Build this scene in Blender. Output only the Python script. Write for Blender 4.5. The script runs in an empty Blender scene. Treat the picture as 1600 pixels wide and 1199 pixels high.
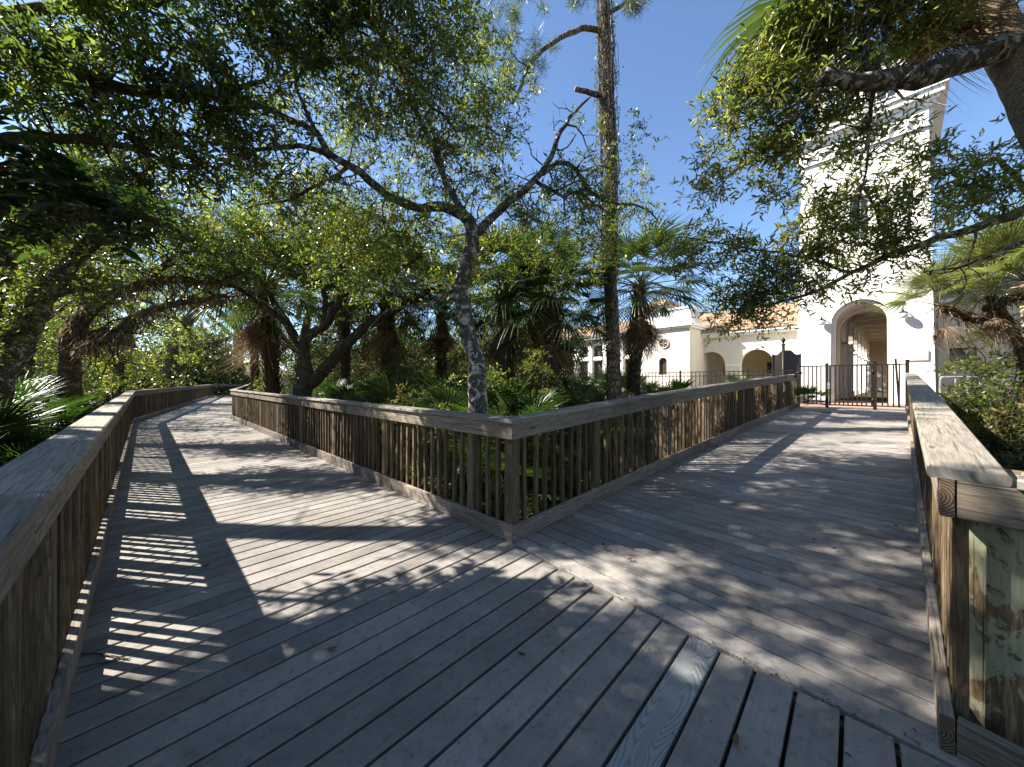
import bpy, bmesh, math, random
import numpy as np
from mathutils import Vector, Matrix
R = math.radians
random.seed(7)
rng = np.random.default_rng(7)
scene = bpy.context.scene
col = scene.collection

# ------------------------------------------------------------------ frame
F = 555.0; HC = 1.40
def P(px, py, Y):
    "a point of the place: seen in direction (px,py) at depth Y metres"
    return Vector(((px-800)/F*Y, Y, HC-(py-595)/F*Y))
A = Vector((-.7193, .6947, 0)); NA = Vector((.6947, .7193, 0))     # left walk: along / to its right
B = Vector((.7385, .6743, 0)); NB = Vector((.6743, -.7385, 0))     # right walk: along / to its right
C0 = Vector((0.0, 3.05, 0))                                        # inner corner of the fork
WID = 2.35
RAMP = 12.7
def zr(u):
    "height of the right walk (a gentle ramp)"
    if u <= 0: return 0.0
    q = min(u/RAMP, 1.15)
    return .545*q + .15*q*(1-q)
def ST(s, t, z=0): return C0 + A*s + NA*t + Vector((0, 0, z))
def UV(u, v, z=0): return C0 + B*u + NB*v + Vector((0, 0, z))
def sstep(x, a, b):
    q = np.clip((x-a)/(b-a), 0, 1); return q*q*(3-2*q)
def gz(x, y):
    "terrain height"
    x = np.asarray(x, float); y = np.asarray(y, float)
    u = x*B.x + (y-3.05)*B.y; v = x*NB.x + (y-3.05)*NB.y
    z = -.62 + 1.12*sstep(u, 4.5, 11.6) + .42*sstep(u, 12.5, 18)*sstep(-v, .3, 2.5)
    w = 1-sstep(u, 10, 12)
    z = z + w*(.07*np.sin(x*1.3+y*.7)+.06*np.sin(x*.6-y*1.7+1))
    z = z + .45*sstep(v, 3.1, 5)*(1-sstep(u, 8, 12))*sstep(u, -1, 3)
    s = x*A.x + (y-3.05)*A.y; t = x*NA.x + (y-3.05)*NA.y
    z = z + .72*sstep(-t, 2.75, 4.6)*sstep(s, -6, -2)*(1-sstep(s, 14, 17)) + .60*sstep(np.minimum(t, -v), .5, 2.2)*(1-sstep(u, 4, 10))*sstep(s, 0, 1)
    return z
def gzf(x, y): return float(gz(x, y))

# ------------------------------------------------------------------ object helpers
def tag(o, label=None, cat=None, group=None, kind=None):
    if label: o['label'] = label
    if cat: o['category'] = cat
    if group: o['group'] = group
    if kind: o['kind'] = kind
    return o
def empty(name, loc=(0,0,0), rz=0, label=None, cat=None, group=None):
    o = bpy.data.objects.new(name, None); o.empty_display_size = .1
    o.location = loc; o.rotation_euler = (0, 0, rz); col.objects.link(o)
    return tag(o, label, cat, group)
def link(name, me, parent=None, label=None):
    o = bpy.data.objects.new(name, me); col.objects.link(o)
    if parent is not None: o.parent = parent
    if label: o['label'] = label
    return o

class MB:
    "collects faces of one mesh, with uv and a random number per piece"
    def __init__(s): s.v=[]; s.f=[]; s.uv=[]; s.r=[]; s.sm=[]
    def face(s, idx, uvs=None, r=.5, sm=False):
        s.f.append(tuple(idx)); s.uv.append(uvs if uvs else [(0,0)]*len(idx)); s.r.append(r); s.sm.append(sm)
    def add(s, p): s.v.append((p[0],p[1],p[2])); return len(s.v)-1
    def hexa(s, qa, qb, ch=.004, r=None, u0=None):
        "a board from quad qa to quad qb (same winding), long edges eased"
        r = random.random() if r is None else r
        u0 = random.random()*20 if u0 is None else u0
        qa=[Vector(p) for p in qa]; qb=[Vector(p) for p in qb]
        def oct_(q):
            out=[]
            for i in range(4):
                p,n,m = q[i],q[(i+1)%4],q[(i-1)%4]
                dm=(m-p); dn=(n-p)
                out.append(p+dm.normalized()*min(ch,dm.length*.3)); out.append(p+dn.normalized()*min(ch,dn.length*.3))
            return out
        if ch>0: oa,ob=oct_(qa),oct_(qb)
        else: oa,ob=qa,qb
        n=len(oa); L=((sum(qb,Vector())-sum(qa,Vector()))/4).length
        ia=[s.add(p) for p in oa]; ib=[s.add(p) for p in ob]
        per=0; v0=random.random()*9
        for i in range(n):
            j=(i+1)%n; w=(oa[j]-oa[i]).length
            s.face((ia[i],ib[i],ib[j],ia[j]),[(u0,v0+per),(u0+L,v0+per),(u0+L,v0+per+w),(u0,v0+per+w)],r)
            per+=w
        for ring,o,rev in ((ia,oa,False),(ib,ob,True)):
            ex=(o[2]-o[1]).normalized() if n==8 else (o[1]-o[0]).normalized()
            uvs=[(u0+((p-o[0]).dot(ex)),v0+(p-o[0]).length*.4) for p in o]
            if rev: s.face(list(ring)[::-1],uvs[::-1],r)
            else: s.face(ring,uvs,r)
    def box(s, x0,x1,y0,y1,z0,z1, ch=.004, axis='x', r=None):
        if axis=='x':
            s.hexa([(x0,y0,z0),(x0,y0,z1),(x0,y1,z1),(x0,y1,z0)],[(x1,y0,z0),(x1,y0,z1),(x1,y1,z1),(x1,y1,z0)],ch,r)
        elif axis=='z':
            s.hexa([(x0,y0,z0),(x0,y1,z0),(x1,y1,z0),(x1,y0,z0)],[(x0,y0,z1),(x0,y1,z1),(x1,y1,z1),(x1,y0,z1)],ch,r)
        else:
            s.hexa([(x0,y0,z0),(x1,y0,z0),(x1,y0,z1),(x0,y0,z1)],[(x0,y1,z0),(x1,y1,z0),(x1,y1,z1),(x0,y1,z1)],ch,r)
    def tube(s, pts, rad, n=7, rough=0., cap=True, r=None, v0=0.):
        "a tapering tube through pts"
        r = random.random() if r is None else r
        pts=[Vector(p) for p in pts]; k=len(pts)
        t=(pts[1]-pts[0]).normalized()
        up=Vector((0,0,1)) if abs(t.z)<.9 else Vector((1,0,0))
        x=t.cross(up).normalized(); rings=[]; per=v0
        for i,p in enumerate(pts):
            t=(pts[min(i+1,k-1)]-pts[max(i-1,0)])
            t=t.normalized() if t.length>1e-9 else Vector((0,0,1))
            x=(x-t*x.dot(t)); x=x.normalized() if x.length>1e-6 else t.orthogonal().normalized()
            y=t.cross(x); ring=[]
            for j in range(n):
                a=2*math.pi*j/n; q=rad[i]*(1+(random.uniform(-rough,rough) if rough else 0))
                ring.append(s.add(p+x*(math.cos(a)*q)+y*(math.sin(a)*q)))
            if i: per+=(p-pts[i-1]).length
            rings.append((ring,per))
        for i in range(k-1):
            (ra,va),(rb,vb)=rings[i],rings[i+1]
            for j in range(n):
                l=(j+1)%n
                s.face((ra[j],ra[l],rb[l],rb[j]),[(va,j/n),(va,(j+1)/n),(vb,(j+1)/n),(vb,j/n)],r,True)
        if cap:
            s.face(rings[0][0][::-1],None,r); s.face(rings[-1][0],None,r)
    def lathe(s, prof, n=16, ctr=(0,0,0), r=.5, sm=True):
        "prof: list of (radius,z)"
        rings=[]
        for (q,z) in prof:
            rings.append([s.add((ctr[0]+math.cos(2*math.pi*j/n)*q,ctr[1]+math.sin(2*math.pi*j/n)*q,ctr[2]+z)) for j in range(n)])
        for i in range(len(prof)-1):
            for j in range(n):
                l=(j+1)%n
                s.face((rings[i][j],rings[i][l],rings[i+1][l],rings[i+1][j]),[(prof[i][1],j/n),(prof[i][1],(j+1)/n),(prof[i+1][1],(j+1)/n),(prof[i+1][1],j/n)],r,sm)
        s.face(rings[0][::-1],None,r); s.face(rings[-1],None,r)
    def mesh(s, name, mat):
        me=bpy.data.meshes.new(name); me.from_pydata(s.v,[],s.f)
        uvl=me.uv_layers.new(name='UVMap'); flat=[c for uv in s.uv for p in uv for c in p]
        uvl.data.foreach_set('uv',flat)
        at=me.attributes.new('rnd','FLOAT','FACE'); at.data.foreach_set('value',s.r)
        me.polygons.foreach_set('use_smooth',s.sm)
        me.materials.append(mat); me.update(); return me
    def build(s, name, mat, parent=None, label=None):
        return link(name, s.mesh(name, mat), parent, label)

# ------------------------------------------------------------------ materials
class NT:
    def __init__(s, name):
        s.m=bpy.data.materials.new(name); s.m.use_nodes=True; s.t=s.m.node_tree; s.t.nodes.clear()
        s.out=s.n('ShaderNodeOutputMaterial')
    def n(s, typ, **k):
        nd=s.t.nodes.new(typ)
        for a,b in k.items(): setattr(nd,a,b)
        return nd
    def l(s, a, b): s.t.links.new(a, b)
    def noise(s, vec, scale, detail=4, rough=.6, dist=0):
        nd=s.n('ShaderNodeTexNoise'); nd.inputs['Scale'].default_value=scale; nd.inputs['Detail'].default_value=detail
        nd.inputs['Roughness'].default_value=rough; nd.inputs['Distortion'].default_value=dist
        if vec is not None: s.l(vec, nd.inputs['Vector'])
        return nd.outputs['Fac']
    def ramp(s, fac, stops):
        nd=s.n('ShaderNodeValToRGB'); e=nd.color_ramp.elements
        while len(e)<len(stops): e.new(.5)
        for i,(p,c) in enumerate(stops):
            e[i].position=p; e[i].color=(*c,1) if not isinstance(c,(int,float)) else (c,c,c,1)
        s.l(fac, nd.inputs['Fac']); return nd.outputs['Color']
    def mix(s, fac, a, b, mode='MIX'):
        nd=s.n('ShaderNodeMix', data_type='RGBA', blend_type=mode)
        for val,i in ((fac,0),(a,6),(b,7)):
            if isinstance(val,(int,float)): nd.inputs[i].default_value = val if i==0 else (val,val,val,1)
            elif isinstance(val,tuple): nd.inputs[i].default_value=(*val,1)
            else: s.l(val, nd.inputs[i])
        return nd.outputs[2]
    def math(s, op, a, b=0.):
        nd=s.n('ShaderNodeMath', operation=op)
        for i,v in enumerate((a,b)):
            if isinstance(v,(int,float)): nd.inputs[i].default_value=v
            else: s.l(v, nd.inputs[i])
        return nd.outputs[0]
    def mapping(s, vec, scale=(1,1,1), loc=None):
        nd=s.n('ShaderNodeMapping'); nd.inputs['Scale'].default_value=scale
        s.l(vec, nd.inputs['Vector'])
        if loc is not None: s.l(loc, nd.inputs['Location'])
        return nd.outputs[0]
    def attr(s, name): return s.n('ShaderNodeAttribute', attribute_name=name).outputs['Fac']
    def objrnd(s): return s.n('ShaderNodeObjectInfo').outputs['Random']
    def coord(s, k='Object'): return s.n('ShaderNodeTexCoord').outputs[k]
    def bump(s, h, strength=.3, dist=.01):
        nd=s.n('ShaderNodeBump'); nd.inputs['Strength'].default_value=strength; nd.inputs['Distance'].default_value=dist
        s.l(h, nd.inputs['Height']); return nd.outputs[0]
    def principled(s, color, rough=.7, spec=.3, normal=None, metal=0):
        b=s.n('ShaderNodeBsdfPrincipled')
        if isinstance(color,tuple): b.inputs['Base Color'].default_value=(*color,1)
        else: s.l(color,b.inputs['Base Color'])
        if isinstance(rough,(int,float)): b.inputs['Roughness'].default_value=rough
        else: s.l(rough,b.inputs['Roughness'])
        b.inputs['Specular IOR Level'].default_value=spec; b.inputs['Metallic'].default_value=metal
        if normal is not None: s.l(normal,b.inputs['Normal'])
        return b.outputs[0]
    def done(s, sh): s.l(sh, s.out.inputs['Surface']); return s.m

def wood(name, dark, mid, light, stain=(.16,.13,.07), stain_amt=.5, grain=1., lichen=0.):
    t=NT(name); uv=t.coord('UV'); ar=t.attr('rnd'); oi=t.objrnd()
    rr=t.math('FRACT', t.math('ADD', ar, oi))
    off=t.n('ShaderNodeCombineXYZ'); t.l(t.math('MULTIPLY',rr,37.),off.inputs[0]); t.l(t.math('MULTIPLY',rr,11.),off.inputs[1]); t.l(rr,off.inputs[2])
    g1=t.noise(t.mapping(uv,(4.5,60,1),off.outputs[0]),1.,6,.7,.9)
    g2=t.noise(t.mapping(uv,(11,260,1),off.outputs[0]),1.,3,.6)
    base=t.ramp(g1,[(.3,dark),(.5,mid),(.72,light)])
    base=t.mix(t.math('MULTIPLY',t.ramp(g2,[(.42,0.),(.62,1.)]),.45*grain),base,tuple(c*.55 for c in mid),'MIX')
    ct=t.noise(t.mapping(uv,(.9,8,1),off.outputs[0]),1.,2,.45,.3)
    cl=t.ramp(t.math('SINE',t.math('MULTIPLY',ct,95.)),[(.55,0.),(.95,1.)])
    base=t.mix(t.math('MULTIPLY',cl,.38*grain),base,tuple(c*.5 for c in dark))
    big=t.noise(t.mapping(uv,(2.2,7,1),off.outputs[0]),1.,4,.6)
    base=t.mix(t.math('MULTIPLY',t.ramp(big,[(.48,0.),(.72,1.)]),stain_amt),base,stain)
    crack=t.noise(t.mapping(uv,(1.6,85,1),off.outputs[0]),1.,2,.5)
    cr=t.ramp(crack,[(.62,0.),(.66,1.)])
    base=t.mix(t.math('MULTIPLY',cr,.75*grain),base,tuple(c*.25 for c in dark))
    # knots
    vo=t.n('ShaderNodeTexVoronoi'); vo.inputs['Scale'].default_value=1.
    t.l(t.mapping(uv,(2.2,9,1),off.outputs[0]),vo.inputs['Vector'])
    kn=t.ramp(vo.outputs['Distance'],[(.05,1.),(.13,0.)])
    base=t.mix(t.math('MULTIPLY',kn,.75),base,(dark[0]*.5,dark[1]*.4,dark[2]*.35))
    hv=t.n('ShaderNodeHueSaturation'); t.l(base,hv.inputs['Color'])
    t.l(t.math('ADD',t.math('MULTIPLY',rr,.6),.72),hv.inputs['Value']); hv.inputs['Saturation'].default_value=1.
    c=hv.outputs[0]
    if lichen:
        ln=t.noise(t.coord('Object'),9,5,.65); c=t.mix(t.math('MULTIPLY',t.ramp(ln,[(.55,0.),(.64,1.)]),lichen),c,(.33,.35,.25))
    h=t.math('SUBTRACT',t.math('ADD',g1,t.math('MULTIPLY',g2,.5)),t.math('MULTIPLY',cr,.8))
    return t.done(t.principled(c,.82,.18,t.bump(h,.5,.004)))

M={}
M['cap']=wood('wood_cap',(.155,.135,.11),(.27,.24,.20),(.38,.345,.295),(.13,.12,.085),.4,.7)
M['fascia']=wood('wood_fascia',(.12,.095,.073),(.26,.215,.168),(.40,.34,.27),(.14,.08,.038),.4)
M['kick']=wood('wood_kick',(.13,.108,.088),(.26,.22,.18),(.38,.33,.28),(.10,.07,.04),.4)
M['bal']=wood('wood_baluster',(.05,.033,.018),(.125,.088,.050),(.28,.21,.13),(.06,.046,.022),.5)
M['post']=wood('wood_post',(.09,.07,.045),(.17,.135,.09),(.27,.22,.155),(.07,.06,.03),.5)

def deck_mat(name, tone, gr):
    t=NT(name); uv=t.coord('UV'); ob=t.coord('Object'); ar=t.attr('rnd')
    n1=t.noise(ob,3.1,6,.62); n2=t.noise(ob,22,5,.65); n3=t.noise(ob,130,3,.6); n4=t.noise(ob,.75,4,.6)
    gu=t.noise(t.mapping(uv,(1.2,70,1)),1.,4,.6,.3)
    c=t.ramp(n1,[(.30,tuple(x*.72 for x in tone)),(.52,tone),(.75,tuple(min(1,x*1.2) for x in tone))])
    c=t.mix(t.math('MULTIPLY',t.ramp(n2,[(.52,0.),(.66,1.)]),.5),c,tuple(x*.45 for x in tone))
    c=t.mix(t.math('MULTIPLY',t.ramp(n3,[(.58,0.),(.70,1.)]),.5),c,tuple(x*.42 for x in tone))
    c=t.mix(t.math('MULTIPLY',t.ramp(gu,[(.45,0.),(.7,1.)]),gr),c,tuple(x*.6 for x in tone))
    c=t.mix(t.math('MULTIPLY',t.ramp(n4,[(.52,0.),(.66,1.)]),.5),c,(.15,.125,.09))
    hv=t.n('ShaderNodeHueSaturation'); t.l(c,hv.inputs['Color']); t.l(t.math('ADD',t.math('MULTIPLY',ar,.40),.78),hv.inputs['Value'])
    h=t.math('ADD',t.math('MULTIPLY',n3,.5),gu)
    return t.done(t.principled(hv.outputs[0],t.ramp(n2,[(.3,.62),(.7,.85)]),.25,t.bump(h,.35,.003)))
M['deck']=deck_mat('deck_composite',(.272,.248,.224),.35)
def pale_mat():
    t=NT('pale_board'); uv=t.coord('UV')
    n=t.noise(t.mapping(uv,(1.1,6.5,1)),1.,1.5,.4,.25)
    w=t.math('SINE',t.math('MULTIPLY',n,230.))
    g=t.noise(t.mapping(uv,(3,190,1)),1.,4,.6)
    c=t.ramp(t.math('ADD',t.math('MULTIPLY',w,.5),.5),[(.05,(.20,.205,.20)),(.30,(.285,.29,.28)),(.9,(.32,.325,.315))])
    c=t.mix(t.math('MULTIPLY',t.ramp(g,[(.47,0.),(.62,1.)]),.5),c,(.20,.215,.225))
    return t.done(t.principled(c,.75,.2,t.bump(t.math('ADD',g,w),.3,.002)))
M['pale']=pale_mat()
def endgrain():
    t=NT('end_grain'); uv=t.coord('UV')
    w=t.n('ShaderNodeTexWave',wave_type='RINGS',rings_direction='Z'); w.inputs['Scale'].default_value=34; w.inputs['Distortion'].default_value=2.2; w.inputs['Detail'].default_value=2; w.inputs['Detail Scale'].default_value=2
    mp=t.n('ShaderNodeMapping'); mp.inputs['Location'].default_value=(.012,-.07,0); t.l(uv,mp.inputs['Vector']); t.l(mp.outputs[0],w.inputs['Vector'])
    c=t.ramp(w.outputs['Fac'],[(.15,(.07,.045,.03)),(.5,(.14,.092,.06)),(.85,(.20,.14,.095))])
    n=t.noise(uv,60,4); c=t.mix(t.math('MULTIPLY',t.ramp(n,[(.5,0.),(.65,1.)]),.4),c,(.09,.065,.045))
    return t.done(t.principled(c,.85,.15,t.bump(w.outputs['Fac'],.5,.003)))
M['end']=endgrain()
def pile_mat():
    t=NT('timber_pile'); ob=t.coord('Object')
    g=t.noise(t.mapping(ob,(70,70,6)),1.,6,.7,.8)
    c=t.ramp(g,[(.36,(.075,.048,.024)),(.52,(.17,.12,.065)),(.66,(.29,.225,.135))])
    n=t.noise(t.mapping(ob,(8,8,4.5)),1.,7,.66,.9)
    lich=t.ramp(n,[(.475,0.),(.505,1.)])
    lc=t.ramp(g,[(.3,(.22,.215,.135)),(.7,(.37,.36,.245))])
    c=t.mix(lich,c,lc)
    v=t.n('ShaderNodeTexVoronoi'); v.inputs['Scale'].default_value=1.; t.l(t.mapping(ob,(10,10,5)),v.inputs['Vector'])
    c=t.mix(t.math('MULTIPLY',t.ramp(v.outputs['Distance'],[(.08,1.),(.2,0.)]),.8),c,(.09,.06,.03))
    ck=t.noise(t.mapping(ob,(60,60,.7)),1.,2,.5); cr=t.ramp(ck,[(.66,0.),(.69,1.)])
    c=t.mix(t.math('MULTIPLY',cr,.8),c,(.04,.028,.015))
    return t.done(t.principled(c,.8,.2,t.bump(t.math('SUBTRACT',g,cr),.5,.005)))
M['pile']=pile_mat()

def bark(name, dark, mid, pale, pale_at=.56, scale=1., stretch=.35):
    t=NT(name); ob=t.coord('Object')
    n=t.noise(t.mapping(ob,(22*scale,22*scale,22*scale*stretch)),1.,6,.7,.3); n2=t.noise(ob,7*scale,5,.65,.5)
    c=t.ramp(n,[(.33,dark),(.6,mid)])
    c=t.mix(t.ramp(n2,[(pale_at,0.),(pale_at+.05,1.)]),c,pale)
    return t.done(t.principled(c,.9,.1,t.bump(t.math('ADD',n,t.math('MULTIPLY',n2,.8)),1.,.045)))
M['oak_bark']=bark('oak_bark',(.022,.018,.015),(.16,.136,.11),(.50,.47,.42),.525,1.5,.6)
M['oak_dark']=bark('oak_bark_dark',(.035,.028,.022),(.12,.092,.068),(.26,.23,.19),.62)
M['moss_bark']=bark('moss_bark',(.04,.03,.018),(.15,.105,.06),(.24,.19,.115),.55)
M['palm_trunk']=bark('palm_trunk',(.035,.025,.018),(.12,.085,.058),(.22,.165,.115),.58,1.,1.)
def pine_bark():
    t=NT('pine_bark'); ob=t.coord('Object')
    v=t.n('ShaderNodeTexVoronoi',feature='DISTANCE_TO_EDGE'); v.inputs['Scale'].default_value=1.
    n=t.noise(ob,6,4,.6)
    wv=t.n('ShaderNodeMix',data_type='VECTOR'); 
    t.l(t.mapping(ob,(17,17,6.5)),v.inputs['Vector'])
    c=t.ramp(v.outputs['Distance'],[(.0,(.045,.030,.022)),(.13,(.19,.125,.085)),(.35,(.33,.245,.19))])
    c=t.mix(t.ramp(n,[(.5,0.),(.7,1.)]),c,(.30,.255,.215),'MIX')
    v2=t.ramp(v.outputs['Distance'],[(0.,1.),(.07,0.)]); c=t.mix(v2,c,(.035,.024,.017))
    return t.done(t.principled(c,.9,.1,t.bump(v.outputs['Distance'],1.,.05)))
M['pine_bark']=pine_bark()
def palm_wood():
    t=NT('palm_wood'); ob=t.coord('Object')
    n=t.noise(t.mapping(ob,(26,26,38)),1.,6,.75,2.2); n2=t.noise(ob,9,5,.65,.8)
    c=t.ramp(n,[(.36,(.07,.045,.028)),(.5,(.30,.21,.135)),(.64,(.56,.44,.32))])
    c=t.mix(t.math('MULTIPLY',t.ramp(n2,[(.5,0.),(.7,1.)]),.5),c,(.16,.115,.08))
    return t.done(t.principled(c,.85,.15,t.bump(n,1.,.03)))
M['palm_wood']=palm_wood()

def leaf(name, stops, trans=.38, gloss=.4, rough=.35, tmul=(1.25,1.45,.7)):
    t=NT(name); a=t.attr('tint'); c=t.ramp(a,stops)
    p=t.principled(c,rough,gloss)
    tr=t.n('ShaderNodeBsdfTranslucent'); t.l(t.mix(1.,c,tmul,'MULTIPLY'),tr.inputs['Color'])
    mx=t.n('ShaderNodeMixShader'); mx.inputs[0].default_value=trans; t.l(p,mx.inputs[1]); t.l(tr.outputs[0],mx.inputs[2])
    return t.done(mx.outputs[0])
M['oak_leaf']=leaf('oak_leaf',[(0,(.036,.048,.017)),(.35,(.076,.096,.027)),(.65,(.150,.172,.046)),(.88,(.27,.27,.072)),(1,(.32,.25,.09))],.5,.6,.33,(1.35,1.6,.6))
M['shade_leaf']=leaf('shade_leaf',[(0,(.036,.050,.026)),(.4,(.078,.098,.040)),(.75,(.155,.18,.05)),(1,(.29,.29,.07))],.55,.55,.34,(1.35,1.6,.6))
M['yellow_leaf']=leaf('yellow_leaf',[(0,(.075,.095,.022)),(.4,(.13,.145,.035)),(.75,(.21,.20,.05)),(1,(.30,.24,.08))],.48,.22,.5)
M['pinnate_leaf']=leaf('pinnate_leaf',[(0,(.014,.026,.010)),(.5,(.030,.050,.015)),(1,(.07,.10,.025))],.35,.45,.35,(1.2,1.7,.6))
M['frond']=leaf('palm_frond',[(0,(.028,.045,.016)),(.5,(.052,.075,.026)),(.85,(.10,.12,.045)),(1,(.19,.18,.08))],.35,.55,.36)
M['bright_frond']=leaf('bright_frond',[(0,(.085,.10,.04)),(.5,(.18,.19,.08)),(1,(.34,.32,.17))],.35,.5,.4)
M['palmetto']=leaf('palmetto_frond',[(0,(.018,.036,.012)),(.5,(.036,.064,.019)),(.85,(.07,.10,.03)),(1,(.22,.19,.08))],.35,.42,.36,(1.3,1.6,.6))
M['dead_frond']=leaf('dead_frond',[(0,(.09,.055,.032)),(.5,(.22,.145,.088)),(1,(.38,.28,.185))],.25,.15,.7,(1.3,1.1,.8))
M['needle']=leaf('pine_needle',[(0,(.05,.075,.028)),(.6,(.11,.135,.05)),(1,(.20,.20,.09))],.3,.4,.4)
M['litter']=leaf('litter_leaf',[(0,(.05,.032,.018)),(.5,(.14,.085,.045)),(.85,(.25,.165,.09)),(1,(.33,.26,.15))],.15,.2,.6,(1.2,1,.8))
M['moss']=leaf('spanish_moss',[(0,(.13,.095,.06)),(.5,(.27,.205,.135)),(1,(.42,.35,.25))],.3,.1,.9,(1.2,1.1,.9))
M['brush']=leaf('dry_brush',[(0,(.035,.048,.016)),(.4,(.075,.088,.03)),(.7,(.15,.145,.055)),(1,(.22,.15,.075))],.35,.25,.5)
M['twig']=bark('twig',(.06,.045,.035),(.16,.125,.095),(.28,.24,.2),.6,2.,1.)

def plain(name, c, rough=.6, spec=.3, metal=0, var=.12, scale=3.):
    t=NT(name); n=t.noise(t.coord('Object'),scale,5,.6)
    cc=t.ramp(n,[(.3,tuple(x*(1-var) for x in c)),(.7,tuple(min(1,x*(1+var*.5)) for x in c))])
    nb=t.noise(t.coord('Object'),90,3,.6)
    return t.done(t.principled(cc,rough,spec,t.bump(nb,.15,.004),metal))
M['stucco']=plain('white_stucco',(.80,.765,.70),.9,.1)
M['cream']=plain('cream_stucco',(.74,.69,.615),.9,.1)
def stucco(name, c, dirt):
    t=NT(name); ob=t.coord('Object')
    n=t.noise(ob,1.3,5,.6); st=t.noise(t.mapping(ob,(5,5,.35)),1.,5,.65,.4); f=t.noise(ob,60,4,.65); tr=t.noise(ob,7,5,.7,1.)
    cc=t.ramp(n,[(.3,tuple(x*.90 for x in c)),(.7,c)])
    cc=t.mix(t.math('MULTIPLY',t.ramp(st,[(.5,0.),(.74,1.)]),.34),cc,dirt)
    cc=t.mix(t.math('MULTIPLY',t.ramp(tr,[(.55,0.),(.75,1.)]),.16),cc,dirt)
    return t.done(t.principled(cc,.92,.08,t.bump(t.math('ADD',f,tr),.5,.012)))
M['stucco']=stucco('white_stucco',(.76,.725,.66),(.50,.46,.39))
M['cream']=stucco('cream_stucco',(.72,.67,.595),(.46,.40,.32))
M['tan']=plain('tan_stucco',(.70,.57,.42),.9,.1)
M['trim']=plain('white_trim',(.80,.785,.75),.6,.3,0,.05)
M['bronze']=plain('bronze_metal',(.014,.010,.009),.5,.3,.0,.2)
M['blackmetal']=plain('black_metal',(.010,.009,.009),.5,.3,.0,.2)
M['greymetal']=plain('grey_metal',(.22,.225,.235),.4,.5,.3,.1)
M['signbrown']=plain('sign_brown',(.085,.066,.055),.5,.4,0,.15)
M['globe']=plain('globe_glass',(.78,.78,.76),.25,.5,0,.03)
M['door']=plain('door_wood',(.13,.075,.042),.5,.4,0,.2)
M['wreath']=plain('wreath_fibre',(.34,.25,.15),.9,.1,0,.4,30)
M['stonecurb']=plain('stone_curb',(.5,.45,.37),.9,.1)
def glass():
    t=NT('window_glass'); n=t.noise(t.coord('Object'),1.2,2)
    return t.done(t.principled(t.ramp(n,[(.3,(.02,.022,.026)),(.7,(.055,.06,.065))]),.08,.8))
M['glass']=glass()
def tiles():
    t=NT('clay_tile'); ob=t.coord('Object'); n=t.noise(ob,2.2,5,.65); a=t.attr('rnd')
    c=t.ramp(n,[(.28,(.22,.14,.09)),(.5,(.35,.24,.155)),(.72,(.47,.35,.24))])
    hv=t.n('ShaderNodeHueSaturation'); t.l(c,hv.inputs['Color']); t.l(t.math('ADD',t.math('MULTIPLY',a,.7),.65),hv.inputs['Value'])
    return t.done(t.principled(hv.outputs[0],.8,.2))
M['tile']=tiles()
M['greyroof']=plain('brown_roof',(.20,.145,.12),.9,.1,0,.3,4)
def pavers():
    t=NT('pavers'); b=t.n('ShaderNodeTexBrick'); b.inputs['Scale'].default_value=5; b.inputs['Color1'].default_value=(.33,.19,.14,1); b.inputs['Color2'].default_value=(.44,.29,.22,1); b.inputs['Mortar'].default_value=(.18,.14,.11,1)
    t.l(t.coord('Object'),b.inputs['Vector']); return t.done(t.principled(b.outputs[0],.85,.2))
M['paver']=pavers()
def soil():
    t=NT('soil'); ob=t.coord('Object'); n=t.noise(ob,1.1,6,.65); n2=t.noise(ob,26,5,.7)
    c=t.ramp(n2,[(.3,(.03,.022,.013)),(.5,(.085,.06,.036)),(.7,(.17,.12,.075))])
    c=t.mix(t.math('MULTIPLY',t.ramp(n,[(.5,0.),(.68,1.)]),.7),c,(.05,.06,.02))
    return t.done(t.principled(c,.95,.05,t.bump(n2,1.,.04)))
M['soil']=soil()
def lawn():
    t=NT('lawn'); ob=t.coord('Object'); n=t.noise(ob,40,5,.7); n1=t.noise(ob,1.,4)
    c=t.ramp(n,[(.3,(.12,.125,.03)),(.7,(.28,.25,.075))]); c=t.mix(t.math('MULTIPLY',n1,.5),c,(.33,.27,.10))
    return t.done(t.principled(c,.95,.05,t.bump(n,1.,.03)))
M['lawn']=lawn()

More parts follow.
